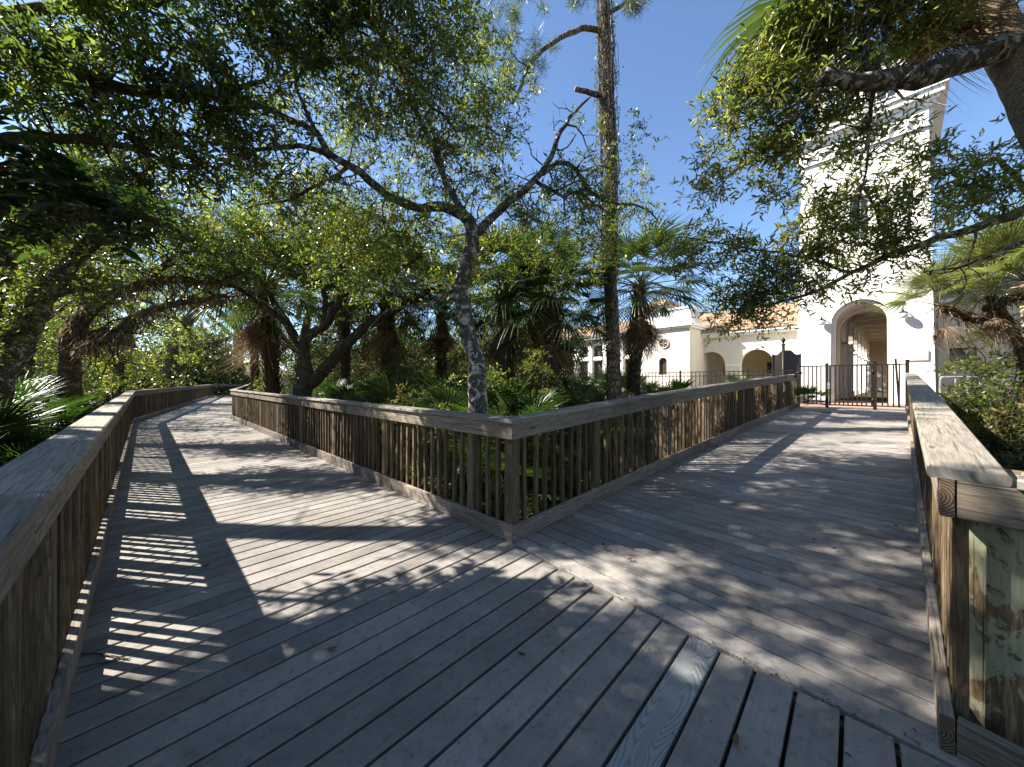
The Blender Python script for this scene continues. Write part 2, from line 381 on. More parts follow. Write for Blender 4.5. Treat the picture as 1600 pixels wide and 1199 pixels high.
# ------------------------------------------------------------------ foliage helpers
def unit(a): return a/np.maximum(np.linalg.norm(a,axis=-1,keepdims=True),1e-9)
class Leaves:
    "many flat leaves in one mesh: 4-corner blades, or 6-corner ones folded at the midrib"
    def __init__(s): s.parts=[]
    def add(s, p, d, n, L, W, tint, six=False):
        p=np.asarray(p,float); k=len(p)
        if not k: return
        d=unit(d); n=n-d*np.sum(n*d,axis=1,keepdims=True); n=unit(n); x=np.cross(d,n)
        L=np.broadcast_to(np.asarray(L,float),(k,))[:,None]; W=np.broadcast_to(np.asarray(W,float),(k,))[:,None]*.5
        tint=np.broadcast_to(np.asarray(tint,float),(k,))
        if six:
            up=n*W*.45
            V=np.stack([p,p+d*L*.3+x*W+up,p+d*L*.68+x*W*.8+up-n*L*.05,p+d*L-n*L*.12,p+d*L*.68-x*W*.8+up-n*L*.05,p+d*L*.3-x*W+up],1)
            Fc=np.array([[0,1,2,3],[0,3,4,5]])
        else:
            V=np.stack([p,p+d*L*.45+x*W+n*W*.35,p+d*L,p+d*L*.45-x*W+n*W*.35],1); Fc=np.array([[0,1,2,3]])
        s.parts.append((V,Fc,tint))
    def count(s): return sum(len(p[0]) for p in s.parts)
    def mesh(s, name, mat):
        vs=[];fs=[];ts=[];o=0
        for V,Fc,t in s.parts:
            k,m,_=V.shape; vs.append(V.reshape(-1,3))
            idx=(np.arange(k)*m)[:,None,None]+Fc[None]+o; fs.append(idx.reshape(-1,4)); ts.append(np.repeat(t,len(Fc))); o+=k*m
        return fast_mesh(name,np.concatenate(vs),np.concatenate(fs),np.concatenate(ts),mat)
    def build(s, name, mat, parent=None, label=None): return link(name,s.mesh(name,mat),parent,label)
def fast_mesh(name, v, f, t, mat, smooth=False):
    me=bpy.data.meshes.new(name); nf=len(f)
    me.vertices.add(len(v)); me.vertices.foreach_set('co',v.astype(np.float32).ravel())
    me.loops.add(nf*4); me.loops.foreach_set('vertex_index',f.astype(np.int32).ravel())
    me.polygons.add(nf); me.polygons.foreach_set('loop_start',np.arange(0,nf*4,4,dtype=np.int32))
    at=me.attributes.new('tint','FLOAT','FACE'); at.data.foreach_set('value',np.clip(t,0,1).astype(np.float32))
    me.materials.append(mat); me.update(calc_edges=True); return me

def sprays(lv, mbt, centers, r, k, m, L, W, six=False, flat=.5, down=.0, tint=(.45,.22), twigs=True, pinnate=False, ctint=None):
    "k leafy sprigs of m leaves round each centre"
    c=np.asarray(centers,float); n=len(c)
    if not n: return
    rr=np.broadcast_to(np.asarray(r,float),(n,))
    o=np.repeat(c,k,0)+rng.normal(0,.22,(n*k,3))*np.repeat(rr,k)[:,None]
    d=rng.normal(0,1,(n*k,3)); d[:,2]=d[:,2]*flat-down; d=unit(d)
    sl=np.repeat(rr,k)*rng.uniform(.45,1.15,n*k)
    base_t=np.repeat(rng.normal(tint[0],tint[1]*.7,n) if ctint is None else ctint,k)
    droop=rng.uniform(.05,.35,n*k)
    i=np.arange(m); f=(i+.6)/m
    if pinnate: f=.15+.85*(i//2+.5)/(m/2)
    f=np.broadcast_to(f,(n*k,m))+ (0 if pinnate else rng.uniform(-.05,.05,(n*k,m)))
    pos=o[:,None,:]+d[:,None,:]*(sl[:,None]*f)[...,None]; pos[...,2]-=droop[:,None]*sl[:,None]*f*f
    D=np.broadcast_to(d[:,None,:],(n*k,m,3)).copy()
    side=np.cross(d,np.array([0,0,1.])+rng.normal(0,.3,(n*k,3))); side=unit(side)
    nn=unit(np.cross(side,d))
    if pinnate:
        sg=np.where(i%2==0,1.,-1.)[None,:,None]
        ld=D*.45+side[:,None,:]*sg+rng.normal(0,.12,D.shape); ln=np.broadcast_to(nn[:,None,:],D.shape)+rng.normal(0,.2,D.shape)
    else:
        ang=(i*2.4)[None,:]+rng.uniform(0,6.28,(n*k,1))
        rad=side[:,None,:]*np.cos(ang)[...,None]+nn[:,None,:]*np.sin(ang)[...,None]
        ld=D*.75+rad*.8+rng.normal(0,.25,D.shape); ln=rng.normal(0,.65,D.shape)+np.array([0,0,.8])
    T=base_t[:,None]+rng.normal(0,tint[1]*.7,(n*k,m))
    LL=L*rng.uniform(.65,1.25,(n*k*m)); 
    lv.add(pos.reshape(-1,3),ld.reshape(-1,3),ln.reshape(-1,3),LL,W*LL/L,T.ravel(),six)
    if twigs and mbt is not None: mbt.append((o,d,sl,droop))
def twig_mesh(items, rad, mat, name, parent):
    vs=[];fs=[];o=0
    for (p,d,sl,droop) in items:
        k=len(p); e=unit(np.cross(d,np.array([.3,.2,1.]))); g=np.cross(d,e)
        rings=[]
        for f in (0,.5,1.):
            c=p+d*(sl*f)[:,None]; c=c.copy(); c[:,2]-=droop*sl*f*f
            q=rad*(1-.6*f)
            for a in (0,2.09,4.19): rings.append(c+e*math.cos(a)*q+g*math.sin(a)*q)
        V=np.stack(rings,1)
        Fc=[]
        for s_ in (0,3):
            for j in range(3): l=(j+1)%3; Fc.append([s_+j,s_+l,s_+3+l,s_+3+j])
        Fc=np.array(Fc); fs.append(((np.arange(k)*9)[:,None,None]+Fc[None]+o).reshape(-1,4)); vs.append(V.reshape(-1,3)); o+=k*9
    v=np.concatenate(vs); f=np.concatenate(fs)
    return link(name,fast_mesh(name,v,f,np.full(len(f),.5),mat),parent)

def smooth_path(pts, rad, step=.12, wob=.0):
    "Catmull-Rom through pts"
    pts=[Vector(p) for p in pts]; n=len(pts); out=[];ro=[]
    for i in range(n-1):
        p0=pts[max(i-1,0)];p1=pts[i];p2=pts[i+1];p3=pts[min(i+2,n-1)]
        k=max(2,int((p2-p1).length/step))
        for j in range(k):
            t=j/k
            q=.5*((2*p1)+(p2-p0)*t+(2*p0-5*p1+4*p2-p3)*t*t+(3*p1-p0-3*p2+p3)*t*t*t)
            out.append(q+Vector((random.gauss(0,wob),random.gauss(0,wob),random.gauss(0,wob)))); ro.append(rad[i]*(1-t)+rad[i+1]*t)
    out.append(pts[-1]); ro.append(rad[-1]); return out,ro

def blob_points(blobs):
    "blobs: (px,py,Y,rx,ry,rd,n) -> leaf-spray centres scattered through each clump"
    out=[]
    for (px,py,Y,rx,ry,rd,n) in blobs:
        c=P(px,py,Y); 
        q=rng.normal(0,1,(n,3)); q=unit(q)*rng.uniform(0,1,(n,1))**.45
        out.append(np.array([c.x,c.y,c.z])+q*np.array([rx/F*Y,rd,ry/F*Y]))
    return np.concatenate(out)

def tree(name, label, cat, base, limbs, blobs, leafmat, barkmat, r=.3, k=8, m=10, L=.075, W=.022, six=False, tint=(.45,.22), flat=.6, down=.0,
         group=None, moss=None, sides=9, br=(.010,.020), extra=None, twig_r=.0028, maxlink=99., pinnate=False, wob=.012, bare=0, barelen=.7):
    root=empty(name,base,0,label,cat,group); inv=-Vector(base)
    mb=MB(); nodes=[];nrad=[]
    for pts,rad in limbs:
        p,q=smooth_path(pts,rad,.14,wob); mb.tube(p,q,sides,.07); 
        for a,b in zip(p,q): nodes.append(tuple(a)); nrad.append(b)
    cen=blob_points(blobs) if blobs is not None else np.zeros((0,3))
    if extra is not None: cen=np.concatenate([cen,extra])
    N=np.array(nodes); RN=np.array(nrad)
    if len(cen):
        d0=np.array([np.min(np.sum((N-c)**2,1)) for c in cen]); cen=cen[np.argsort(d0)]
        buf=np.zeros((len(N)+len(cen)*6,3)); rb=np.zeros(len(buf)); cnt=len(N); buf[:cnt]=N; rb[:cnt]=RN
        for c in cen:
            dd=np.sqrt(np.sum((buf[:cnt]-c)**2,1)); cost=dd+np.where(rb[:cnt]<.006,.25,0)
            i=int(np.argmin(cost)); a=Vector(buf[i]); b=Vector(c); ln=(b-a).length
            if ln<.03: continue
            r0=min(rb[i]*.7,br[0]+br[1]*ln); r0=max(r0,.0035); kk=4 if ln<.8 else 6
            side=Vector((random.gauss(0,1),random.gauss(0,1),random.gauss(0,1)+.6))*ln*.10
            pp=[];rr=[]
            for j in range(kk+1):
                t=j/kk; q=a.lerp(b,t)+side*math.sin(t*math.pi)+Vector((random.gauss(0,1),random.gauss(0,1),random.gauss(0,1)))*(.018*ln if 0<j<kk else 0)
                pp.append(q); rr.append(r0*(1-t)+.0035*t)
            mb.tube(pp,rr,5 if r0>.012 else 4,.0,False)
            for j in range(1,kk+1):
                buf[cnt]=pp[j]; rb[cnt]=rr[j]; cnt+=1
    for _ in range(bare):
        i=random.randrange(len(N)//4,len(N)); p=Vector(N[i]); L0=barelen*random.uniform(.4,1.5)
        d=Vector((random.gauss(0,1),random.gauss(0,.7),random.gauss(.1,.7))).normalized(); q=p.copy(); pp=[p.copy()]
        for j in range(6):
            d=(d+Vector((random.gauss(0,.35),random.gauss(0,.35),random.gauss(0,.3)))).normalized(); q=q+d*L0/6; pp.append(q.copy())
        r0=min(RN[i]*.5,.006+.010*L0); mb.tube(pp,[r0*(1-j/7)+.002 for j in range(7)],4,0,False)
        for j in (2,4):
            e=(d+Vector((random.gauss(0,.8),random.gauss(0,.8),random.gauss(0,.8)))).normalized()*L0*.35; mb.tube([pp[j],pp[j]+e*.5+Vector((0,0,.02)),pp[j]+e],[r0*.45,r0*.3,.002],4,0,False)
    mb.v=[(x+inv.x,y+inv.y,z+inv.z) for x,y,z in mb.v]
    mb.build('trunk',M[barkmat],root)
    if len(cen):
        lv=Leaves(); tw=[]
        sprays(lv,tw,cen+np.array(inv),r,k,m,L,W,six,flat,down,tint,True,pinnate)
        lv.build('crown',M[leafmat],root)
        if twig_r: tag(twig_mesh(tw,twig_r,M['twig'],'twigs',root),kind='stuff')
    if moss:
        lm=Leaves(); pts=[]
        for (pl,n,hang,spread) in moss:
            for _ in range(n):
                j=random.randrange(len(pl)-1); q=Vector(pl[j]).lerp(Vector(pl[j+1]),random.random())+inv
                pts.append((q.x+random.gauss(0,spread),q.y+random.gauss(0,spread),q.z+random.gauss(0,spread*.7),hang*random.uniform(.4,1.3)))
        pts=np.array(pts); d=np.stack([rng.normal(0,.5,len(pts)),rng.normal(0,.5,len(pts)),-np.ones(len(pts))],1)
        lm.add(pts[:,:3],d,rng.normal(0,1,(len(pts),3)),pts[:,3],.014+.026*rng.uniform(0,1,len(pts)),rng.uniform(0,1,len(pts)))
        tag(lm.build('moss',M['moss'],root),kind='stuff')
    return root
# ------------------------------------------------------------------ boardwalk deck
DT = .038
def deck_board(mb, a, b, half, w, z0, z1, ch=.004):
    "a,b: board centre-line ends; half: unit across; w width; z at its two long edges"
    h=half*(w/2)
    def q(p): 
        lo=p-h; hi=p+h
        return [(lo.x,lo.y,z0-DT),(lo.x,lo.y,z0),(hi.x,hi.y,z1),(hi.x,hi.y,z1-DT)]
    mb.hexa(q(a),q(b),ch)
mb=MB(); pale=MB()
SP=.155; GAP=.0145
def t_right(s):
    if s>=0: return .10
    if s>-2.44: return .063*s-.016
    return -.05+.26*(s+2.44)
k=-22
while True:
    s=-.53-SP*(-k-0) if k<0 else -.53+SP*k
    s+=SP/2
    if s>15.0: break
    tr=t_right(s)+(random.uniform(-.006,.005) if s<0 else 0)
    a=ST(s,-2.52); b=ST(s,tr)
    is_pale = abs(s-(-1.46-SP/2))<.03
    deck_board(pale if is_pale else mb,a,b,A,SP-GAP,0,0)
    k+=1
u=0.004; SPR=.152
while u<RAMP+.1:
    z0,z1=zr(u),zr(u+SPR)
    deck_board(mb,UV(u+SPR/2,-.10),UV(u+SPR/2,2.52),B,SPR-.0135,z0,z1)
    u+=SPR
A2=Vector((-.58,.815,0)).normalized(); N2=Vector((A2.y,-A2.x,0))
BL=ST(15.0,-2.42); BR=ST(14.3,0)
d=-.4
while d<29:
    c=BR+A2*d
    deck_board(mb,c-N2*2.55+Vector((0,0,-.005)),c+N2*.1+Vector((0,0,-.005)),A2,.148,-.005,-.005)
    d+=.155
walk=mb.build('boardwalk',M['deck']); tag(walk,'weathered grey plank deck forking in two between the railings','boardwalk',None,'structure')
pale.build('deck_board',M['pale'],walk,'pale replacement board with wavy wood grain')
# rim beams and joists under the deck
mb=MB()
def beam(a,b,za,zb,h=.22,w=.045):
    n=Vector((-(b-a).y,(b-a).x,0)).normalized()*w/2
    q=lambda p,z:[(p.x-n.x,p.y-n.y,z-h),(p.x-n.x,p.y-n.y,z),(p.x+n.x,p.y+n.y,z),(p.x+n.x,p.y+n.y,z-h)]
    mb.hexa(q(a,za),q(b,zb),.003)
for t in (-2.46,-1.7,-.9,.06): beam(ST(-.3 if t>-.5 else -4,t),ST(14.6,t),-.036,-.036)
for v in (-.06,.7,1.5,2.46):
    for i in range(8):
        u0,u1=RAMP*i/8,RAMP*(i+1)/8; beam(UV(u0+.03,v),UV(u1,v),zr(u0)-.037,zr(u1)-.037)
beam(UV(-.03,-.05),UV(-.03,2.6),-.036,-.036)
for t in (-2.5,.05): beam(BR+A2*.2+N2*t,BR+A2*29+N2*t,-.045,-.045)
mb.build('joists',M['post'],walk)

# ------------------------------------------------------------------ railings
def offset_poly(pts, side, d):
    "offset a plan polyline by d to the side given by sign (+1 = right of travel)"
    out=[]; n=len(pts); ns=[]
    for i in range(n-1):
        t=(pts[i+1]-pts[i]); t.z=0; t.normalize(); ns.append(Vector((t.y,-t.x,0))*side)
    for i in range(n):
        if i==0: m=ns[0]
        elif i==n-1: m=ns[-1]
        else:
            a,b=ns[i-1],ns[i]; m=(a+b)/(1+a.dot(b))
        out.append(pts[i]+m*d)
    return out, ns
def strip(pts, side, d0, d1, z0, z1, maxlen, parent, name, mat, ch=.005, first=0.):
    o0,_=offset_poly(pts,side,d0); o1,_=offset_poly(pts,side,d1); made=[]
    Z=Vector((0,0,1))
    groups=[]; run=0
    for i in range(len(pts)-1):
        L=(pts[i+1]-pts[i]).length; k=max(1,round(L/maxlen))
        for j in range(k):
            f0,f1=j/k,(j+1)/k
            g=.0015/L
            if i==0 and j==0 and first: f0=first/L
            a0=o0[i].lerp(o0[i+1],f0+g); a1=o1[i].lerp(o1[i+1],f0+g); b0=o0[i].lerp(o0[i+1],f1-g); b1=o1[i].lerp(o1[i+1],f1-g)
            m=MB(); m.hexa([a0+Z*z0,a0+Z*z1,a1+Z*z1,a1+Z*z0],[b0+Z*z0,b0+Z*z1,b1+Z*z1,b1+Z*z0],ch)
            made.append(m.build(name,M[mat],parent))
    return made
BAL=[]
for i in range(5):
    m=MB(); m.box(-.019,.019,-.019,.019,0,1.0,.003,'z',r=i*.2); BAL.append(m.mesh('baluster',M['bal']))
def balusters(pts, side, root, start=.10, spacing=.133, limit=100, z0=-.02, skip=(), cam=Vector((0,0,0))):
    L=0; pos=[]
    off,ns=offset_poly(pts,side,.0575)
    for i in range(len(pts)-1):
        seg=off[i+1]-off[i]; l=seg.length; s=start if i==0 else .02
        k=int((l-s)/spacing)+1
        for j in range(k):
            q=off[i]+seg*((s+j*spacing+random.gauss(0,.006))/l)
            if s+j*spacing<l-.02: pos.append((q,math.atan2(seg.y,seg.x)))
    pos=[p for p in pos if all((Vector((p[0].x,p[0].y,0))-Vector((q.x,q.y,0))).length>.065 for q in skip)]
    pos.sort(key=lambda p:(p[0]-cam).length)
    rest=MB()
    for n,(q,a) in enumerate(pos):
        if n<limit:
            o=bpy.data.objects.new('baluster',random.choice(BAL)); col.objects.link(o); o.parent=root
            o.location=q+Vector((0,0,z0)); o.rotation_euler=(random.gauss(0,.008),random.gauss(0,.008),a+random.gauss(0,.06)); o.scale=(1,1,1.045)
        else:
            c,s_=math.cos(a)*.019,math.sin(a)*.019
            qd=lambda z:[(q.x-c+s_,q.y-s_-c,z),(q.x+c+s_,q.y+s_-c,z),(q.x+c-s_,q.y+s_+c,z),(q.x-c-s_,q.y-s_+c,z)]
            rest.hexa(qd(q.z+z0),qd(q.z+1.025),0)
    if rest.v: tag(rest.build('far_balusters',M['bal'],root),None,None,None,'stuff')
def post_at(root,p,a,z0=-1.1,z1=1.028,w=.089):
    m=MB(); h=w/2; m.box(-h,h,-h,h,z0,z1,.006,'z'); o=m.build('post',M['post'],root); o.location=p; o.rotation_euler=(0,0,a+random.gauss(0,.01)); return o
def posts_along(pts, side, root, spacing=1.83, start=.5):
    out=[]; off,_=offset_poly(pts,side,.084)
    cum=0; nxt=start
    for i in range(len(pts)-1):
        seg=off[i+1]-off[i]; l=seg.length
        while nxt<cum+l:
            q=off[i]+seg*((nxt-cum)/l); post_at(root,q,math.atan2(seg.y,seg.x)); out.append(q); nxt+=spacing
        cum+=l
    return out
def railing(root, pts, side, boards=3.6, bal_start=.1, limit=100, post_start=.5, cap=True, first=0., capfirst=0.):
    if cap: strip(pts,side,-.03,.162,1.03,1.069,boards,root,'cap_board','cap',.007,capfirst)
    strip(pts,side,0,.038,.888,1.028,boards*.9,root,'rail_board','fascia',.004,first)
    strip(pts,side,0,.038,.002,.142,boards*.9,root,'kick_board','kick',.004,first)
    sk=posts_along(pts,side,root,1.83,post_start)
    balusters(pts,side,root,bal_start,.133,limit,-.02,sk)
    return root
Z0=Vector((0,0,0))
# left: along the left walk, then bending away
r1=empty('boardwalk_railing',ST(-4,-2.42),0,'long wooden railing along the left edge of the left walkway','railing','wooden railings of the boardwalk')
def local(root, fn):
    fn()
    for c in list(root.children): c.location=c.location-root.location if c.type=='MESH' and (c.location.length>0) else c.location
    return root
def make_rail(label, org, builds):
    root=empty('boardwalk_railing',(0,0,0),0,label,'railing','wooden railings of the boardwalk')
    for f in builds: f(root)
    root.location=org
    for c in root.children: c.location=c.location-Vector(org)
    return root
bpy.data.objects.remove(r1)
ptsL=[ST(-4.2,-2.42),ST(15.0,-2.42),BL+A2*24.5]
make_rail('long wooden railing along the outer left edge of the left walkway',ST(-4.2,-2.42),[lambda r: railing(r,ptsL,-1,3.9,.05,100,.9)])
# middle: one V-shaped railing round the planted wedge
VR=[BR+A2*24,BR,C0]
nR=8; ramp_pts=[UV(RAMP*i/nR,0,zr(RAMP*i/nR)) for i in range(nR+1)]
def midrail(r):
    pts=[ST(14.3,0),C0.copy()]+ramp_pts[1:]
    # caps mitre round the corner; joints every second ramp point
    strip(pts,-1,-.03,.162,1.03,1.069,3.6,r,'cap_board','cap',.007)
    strip(pts,-1,0,.038,.888,1.028,3.3,r,'rail_board','fascia')
    strip(pts,-1,0,.038,.002,.142,3.3,r,'kick_board','kick')
    sk=posts_along([C0.copy(),ST(14.3,0)],1,r,1.83,.62)
    sk+=posts_along(ramp_pts,-1,r,1.83,1.35)
    m=(NA-NB)/(1+NA.dot(-NB))*.083
    q=C0+m; post_at(r,q,math.atan2(A.y,A.x),w=.10); sk.append(q)
    balusters(pts,-1,r,.1,.133,100,-.02,sk)
make_rail('V-shaped wooden railing meeting in a sharp corner at the centre of the fork',C0,[midrail])
def farrail(r):
    pts=[BR.copy(),BR+A2*24.5]; railing(r,pts,1,4,.1,60,.05)
make_rail('distant wooden railing starting where the left walkway bends away',BR,[farrail])
def crossrail(r):
    e=BL+A2*25.2; railing(r,[e-N2*.5,e+N2*8],-1,4,.1,60,.4)
make_rail('short wooden railing across the far end of the left walkway',BL+A2*25.2,[crossrail])
# right: up the ramp, with a wing at the near end
rp=[UV(max(.05,RAMP*i/nR),WID,zr(RAMP*i/nR)) for i in range(nR+1)]
R0=rp[0]
DW=Vector((.52,-.854,0)).normalized(); NW=Vector((-DW.y,DW.x,0))
def rightrail(r):
    railing(r,rp,1,1.7,.10,100,1.4)
    # sawn ends with growth rings
    for z0,z1 in ((.890,1.026),(.004,.140)):
        m=MB(); a=R0-B*.0025+NB*.002; b=R0-B*.0025+NB*.036
        i=[m.add(a+Vector((0,0,z0))),m.add(b+Vector((0,0,z0))),m.add(b+Vector((0,0,z1))),m.add(a+Vector((0,0,z1)))]
        c2=[m.add(Vector(m.v[q])+B*.002) for q in i]
        h=z1-z0
        m.face(i,[(0,0),(.034,0),(.034,h),(0,h)]); 
        for q in range(4): m.face((i[q],c2[q],c2[(q+1)%4],i[(q+1)%4]),[(0,0)]*4)
        m.build('end_grain',M['end'],r)
    w0=R0+NB*.041
    wp=[w0,w0+DW*2.4]
    strip(wp,-1,-.03,.162,1.03,1.069,2.4,r,'cap_board','cap',.007,.130)
    strip(wp,-1,0,.038,.888,1.028,2.4,r,'rail_board','fascia')
    strip(wp,-1,0,.038,.002,.142,2.4,r,'kick_board','kick')
    balusters([w0+DW*.9,w0+DW*2.4],-1,r,.0,.133,40,-.02)
    pm=MB(); prof=[(.150,-1.2),(.151,-.4),(.150,.3),(.149,.8),(.147,1.02),(.140,1.027)]
    pm.lathe(prof,40); 
    o=pm.build('timber_pile',M['pile'],r,'thick round post mottled with pale green lichen'); o.location=(1.98,1.405,0)
make_rail('wooden railing up the right edge of the ramp, ending at a thick round lichen-stained post',R0,[rightrail])

# ------------------------------------------------------------------ gate, picket fence, sign
GU=12.75; GZ=zr(RAMP)
groot=empty('metal_gate',UV(GU,0,GZ),math.atan2(NB.y,NB.x),'dark bronze metal gate with two fixed side panels before the tower arch','gate')
def gbox(m,x0,x1,y0,y1,z0,z1,ch=.003,ax='x'): m.box(x0,x1,y0,y1,z0,z1,ch,ax)
for x,hh in ((-.02,1.36),(.686,1.38),(1.74,1.40),(2.37,1.42)):
    m=MB(); m.box(x-.038,x+.038,-.038,.038,-.15,hh,.005,'z'); m.box(x-.046,x+.046,-.046,.046,hh,hh+.02,.006,'z'); m.build('gate_post',M['bronze'],groot)
def panel(x0,x1,n,name):
    m=MB()
    for z in (.10,1.30): m.box(x0,x1,-.016,.016,z,z+.036,.003,'x')
    for i in range(n):
        x=x0+(x1-x0)*(i+1)/(n+1); m.box(x-.015,x+.015,-.014,.014,.136,1.30,.002,'z')
    return m.build(name,M['bronze'],groot)
panel(.02,.648,5,'fixed_panel'); panel(1.78,2.33,4,'fixed_panel')
m=MB()
for z in (.085,1.30): m.box(.735,1.70,-.018,.018,z,z+.04,.003,'x')
for x in (.755,1.68): m.box(x-.022,x+.022,-.0195,.0195,.085,1.342,.004,'z')
for i in range(8):
    x=.777+(1.658-.777)*(i+1)/9; m.box(x-.015,x+.015,-.014,.014,.125,1.30,.002,'z')
leafg=m.build('gate_leaf',M['bronze'],groot)
m=MB(); m.box(.70,.765,-.045,-.02,.60,.80,.006,'z'); m.tube([(.73,-.045,.72),(.73,-.09,.72),(.80,-.09,.72)],[.010]*3,8); m.build('latch',M['greymetal'],leafg)
for z in (.28,1.12):
    m=MB(); m.tube([(1.70,-.03,z-.06),(1.70,-.03,z+.06)],[.022,.022],10); m.box(1.66,1.745,-.034,-.0205,z-.035,z+.035,.003); m.build('hinge',M['bronze'],leafg)
m=MB(); m.box(2.20,2.245,-.06,-.025,-.02,1.36,.004,'z'); o=m.build('brace',M['bronze'],groot); o.rotation_euler=(0,R(-3),0)

froot=empty('picket_fence',UV(GU,-.1,GZ),math.atan2(-NB.y,-NB.x),'black metal picket fence between the wedge of palms and the lawn','fence')
FL=13.2
m=MB()
for z in (.10,1.02,1.18): m.box(.05,FL,-.012,.012,z,z+.03,.002,'x')
m.build('rail',M['blackmetal'],froot)
pk=MB(); pk.box(-.011,.011,-.011,.011,.04,1.18,.0,'z'); pkm=pk.mesh('picket',M['blackmetal'])
ps=MB(); ps.box(-.032,.032,-.032,.032,-.4,1.27,.004,'z'); psm=ps.mesh('fence_post',M['blackmetal'])
x=.15; i=0
while x<FL:
    o=bpy.data.objects.new('fence_post' if i%16==8 else 'picket',psm if i%16==8 else pkm); col.objects.link(o); o.parent=froot; o.location=(x,0,0); x+=.148; i+=1

sg=P(1224,600,12.6); sz=gzf(sg.x,sg.y)
sroot=empty('notice_board',(sg.x,sg.y,sz),R(-22),'brown curved-top notice board on a post with finial, seen from behind beside the gate','notice board')
m=MB(); m.tube([(0,0,-.3),(0,0,2.15)],[.048,.048],14); m.build('post',M['bronze'],sroot)
m=MB(); m.lathe([(.048,2.15),(.065,2.16),(.065,2.19),(.035,2.21),(.03,2.25),(.06,2.29),(.068,2.33),(.055,2.38),(.02,2.41),(.005,2.43)],16); m.build('finial',M['bronze'],sroot)
m=MB()
out=[]
for i in range(25):
    x=-.28+.78*i/24; q=abs(i-12)/12
    out.append((x,1.98-.16*sstep(np.array(q),.25,.75)+.05*max(0,q-.8)))
poly=[(-.28,.85)]+[(a,float(b)) for a,b in out]+[(.50,.85)]
f0=[m.add((x,.06,z)) for x,z in poly]; f1=[m.add((x,.11,z)) for x,z in poly]
m.face(f0); m.face(f1[::-1])
for i in range(len(poly)): j=(i+1)%len(poly); m.face((f0[j],f0[i],f1[i],f1[j]))
m.build('panel',M['signbrown'],sroot)
m=MB(); m.box(-.28,.50,.05,.12,.80,.85,.004); m.box(-.31,-.28,.05,.12,.6,1.85,.004,'z'); m.box(.50,.53,.05,.12,.6,1.85,.004,'z'); m.build('panel_frame',M['bronze'],sroot)

# small lamp on the rail near the gate, with its loose cable
p=UV(11.9,.02,zr(11.9)+1.0)
lroot=empty('rail_lamp',p,math.atan2(B.y,B.x),'small dark lamp fixed on the rail near the gate with a dangling cable','lamp')
m=MB(); m.box(-.05,.05,-.06,.0,-.02,.10,.01,'z'); m.tube([(0,-.03,.10),(0,-.09,.13),(0,-.16,.11)],[.03,.045,.05],12); m.build('housing',M['bronze'],lroot)
m=MB(); m.tube([(0,-.162,.109),(0,-.172,.106)],[.045,.04],12); m.build('lens',M['globe'],lroot)
m=MB(); q,rr=smooth_path([(0,-.05,-.02),(-.2,-.06,-.22),(-.55,-.07,-.30),(-.95,-.07,-.22),(-1.3,-.06,-.12)],[.006]*5,.05); m.tube(q,rr,5); q,rr=smooth_path([(0,-.05,0),(.02,-.07,-.25),(-.08,-.07,-.5),(-.04,-.06,-.6)],[.006]*4,.05); m.tube(q,rr,5); m.build('cable',M['blackmetal'],lroot)

# ------------------------------------------------------------------ fallen leaves and twigs on the boards
def gp(px,py,z=.0):
    Y=F*(HC-z)/(py-595); return Vector(((px-800)/F*Y,Y,z))
def leaf_mesh(L,W,curl):
    m=MB(); n=8; top=[]
    for i in range(n+1):
        f=i/n; w=W*.5*math.sin(math.pi*min(1,f*.98+.01))**.8; x=(f-.5)*L; z=.004+curl*(2*f-1)**2
        top.append([m.add((x,-w,z+abs(w)*.7)),m.add((x,0,z)),m.add((x,w,z+abs(w)*.7))])
    for i in range(n):
        for j in range(2): m.face((top[i][j],top[i+1][j],top[i+1][j+1],top[i][j+1]),None,.5,True)
    m.tube([(-L*.5,0,.004+curl),(-L*.68,.004,.012)],[.0012,.0008],4)
    return m
LM={}
for nm,c in (('dry_orange',(.42,.22,.05)),('dry_brown',(.17,.095,.045)),('dry_red',(.22,.07,.03)),('dry_tan',(.40,.30,.17)),('dry_black',(.03,.022,.018))): LM[nm]=plain(nm,c,.6,.3,0,.3,40)
for (px,py,L,W,cu,mt,a,lab) in [
  (1396,1053,.072,.020,.004,'dry_orange',-.2,'slim orange leaf lying on the right deck near the round post'),
  (1400,824,.05,.03,.012,'dry_red',.7,'curled red-brown leaf on the right deck halfway to the gate'),
  (518,1017,.05,.020,.008,'dry_brown',.3,'brown leaf on the sunlit patch of the left deck'),
  (985,876,.05,.022,.006,'dry_red',.2,'small reddish leaf on the right deck near the fork corner'),
  (1272,845,.045,.02,.01,'dry_black',1.2,'tiny dark leaf in the middle of the right deck'),
  (1303,859,.04,.018,.008,'dry_black',.2,'tiny dark leaf beside another in the middle of the right deck'),
  (942,853,.05,.02,.01,'dry_black',1.4,'dark curled leaf right of the corner railing'),
  (1072,831,.05,.025,.01,'dry_tan',.3,'tan leaf on a sunny strip of the right deck'),
  (556,909,.045,.02,.004,'dry_black',.4,'black speck of a leaf on the left deck'),
  (322,887,.04,.022,.01,'dry_black',.9,'dark leaf in the railing shadow on the left deck'),
  (815,1025,.05,.012,.003,'dry_black',-.5,'thin dark leaf on the shaded boards in the foreground'),
  (1150,1160,.06,.02,.006,'dry_brown',.9,'brown leaf on the near boards below the pale board')]:
    p=gp(px,py,zr(max(0,(gp(px,py)-C0).dot(B))) if px>800 and py<900 else 0)
    o=leaf_mesh(L,W,cu).build('fallen_leaf',LM[mt]); o.location=p+Vector((0,0,.003)); o.rotation_euler=(0,0,a); tag(o,lab,'leaf','leaves fallen on the boardwalk')
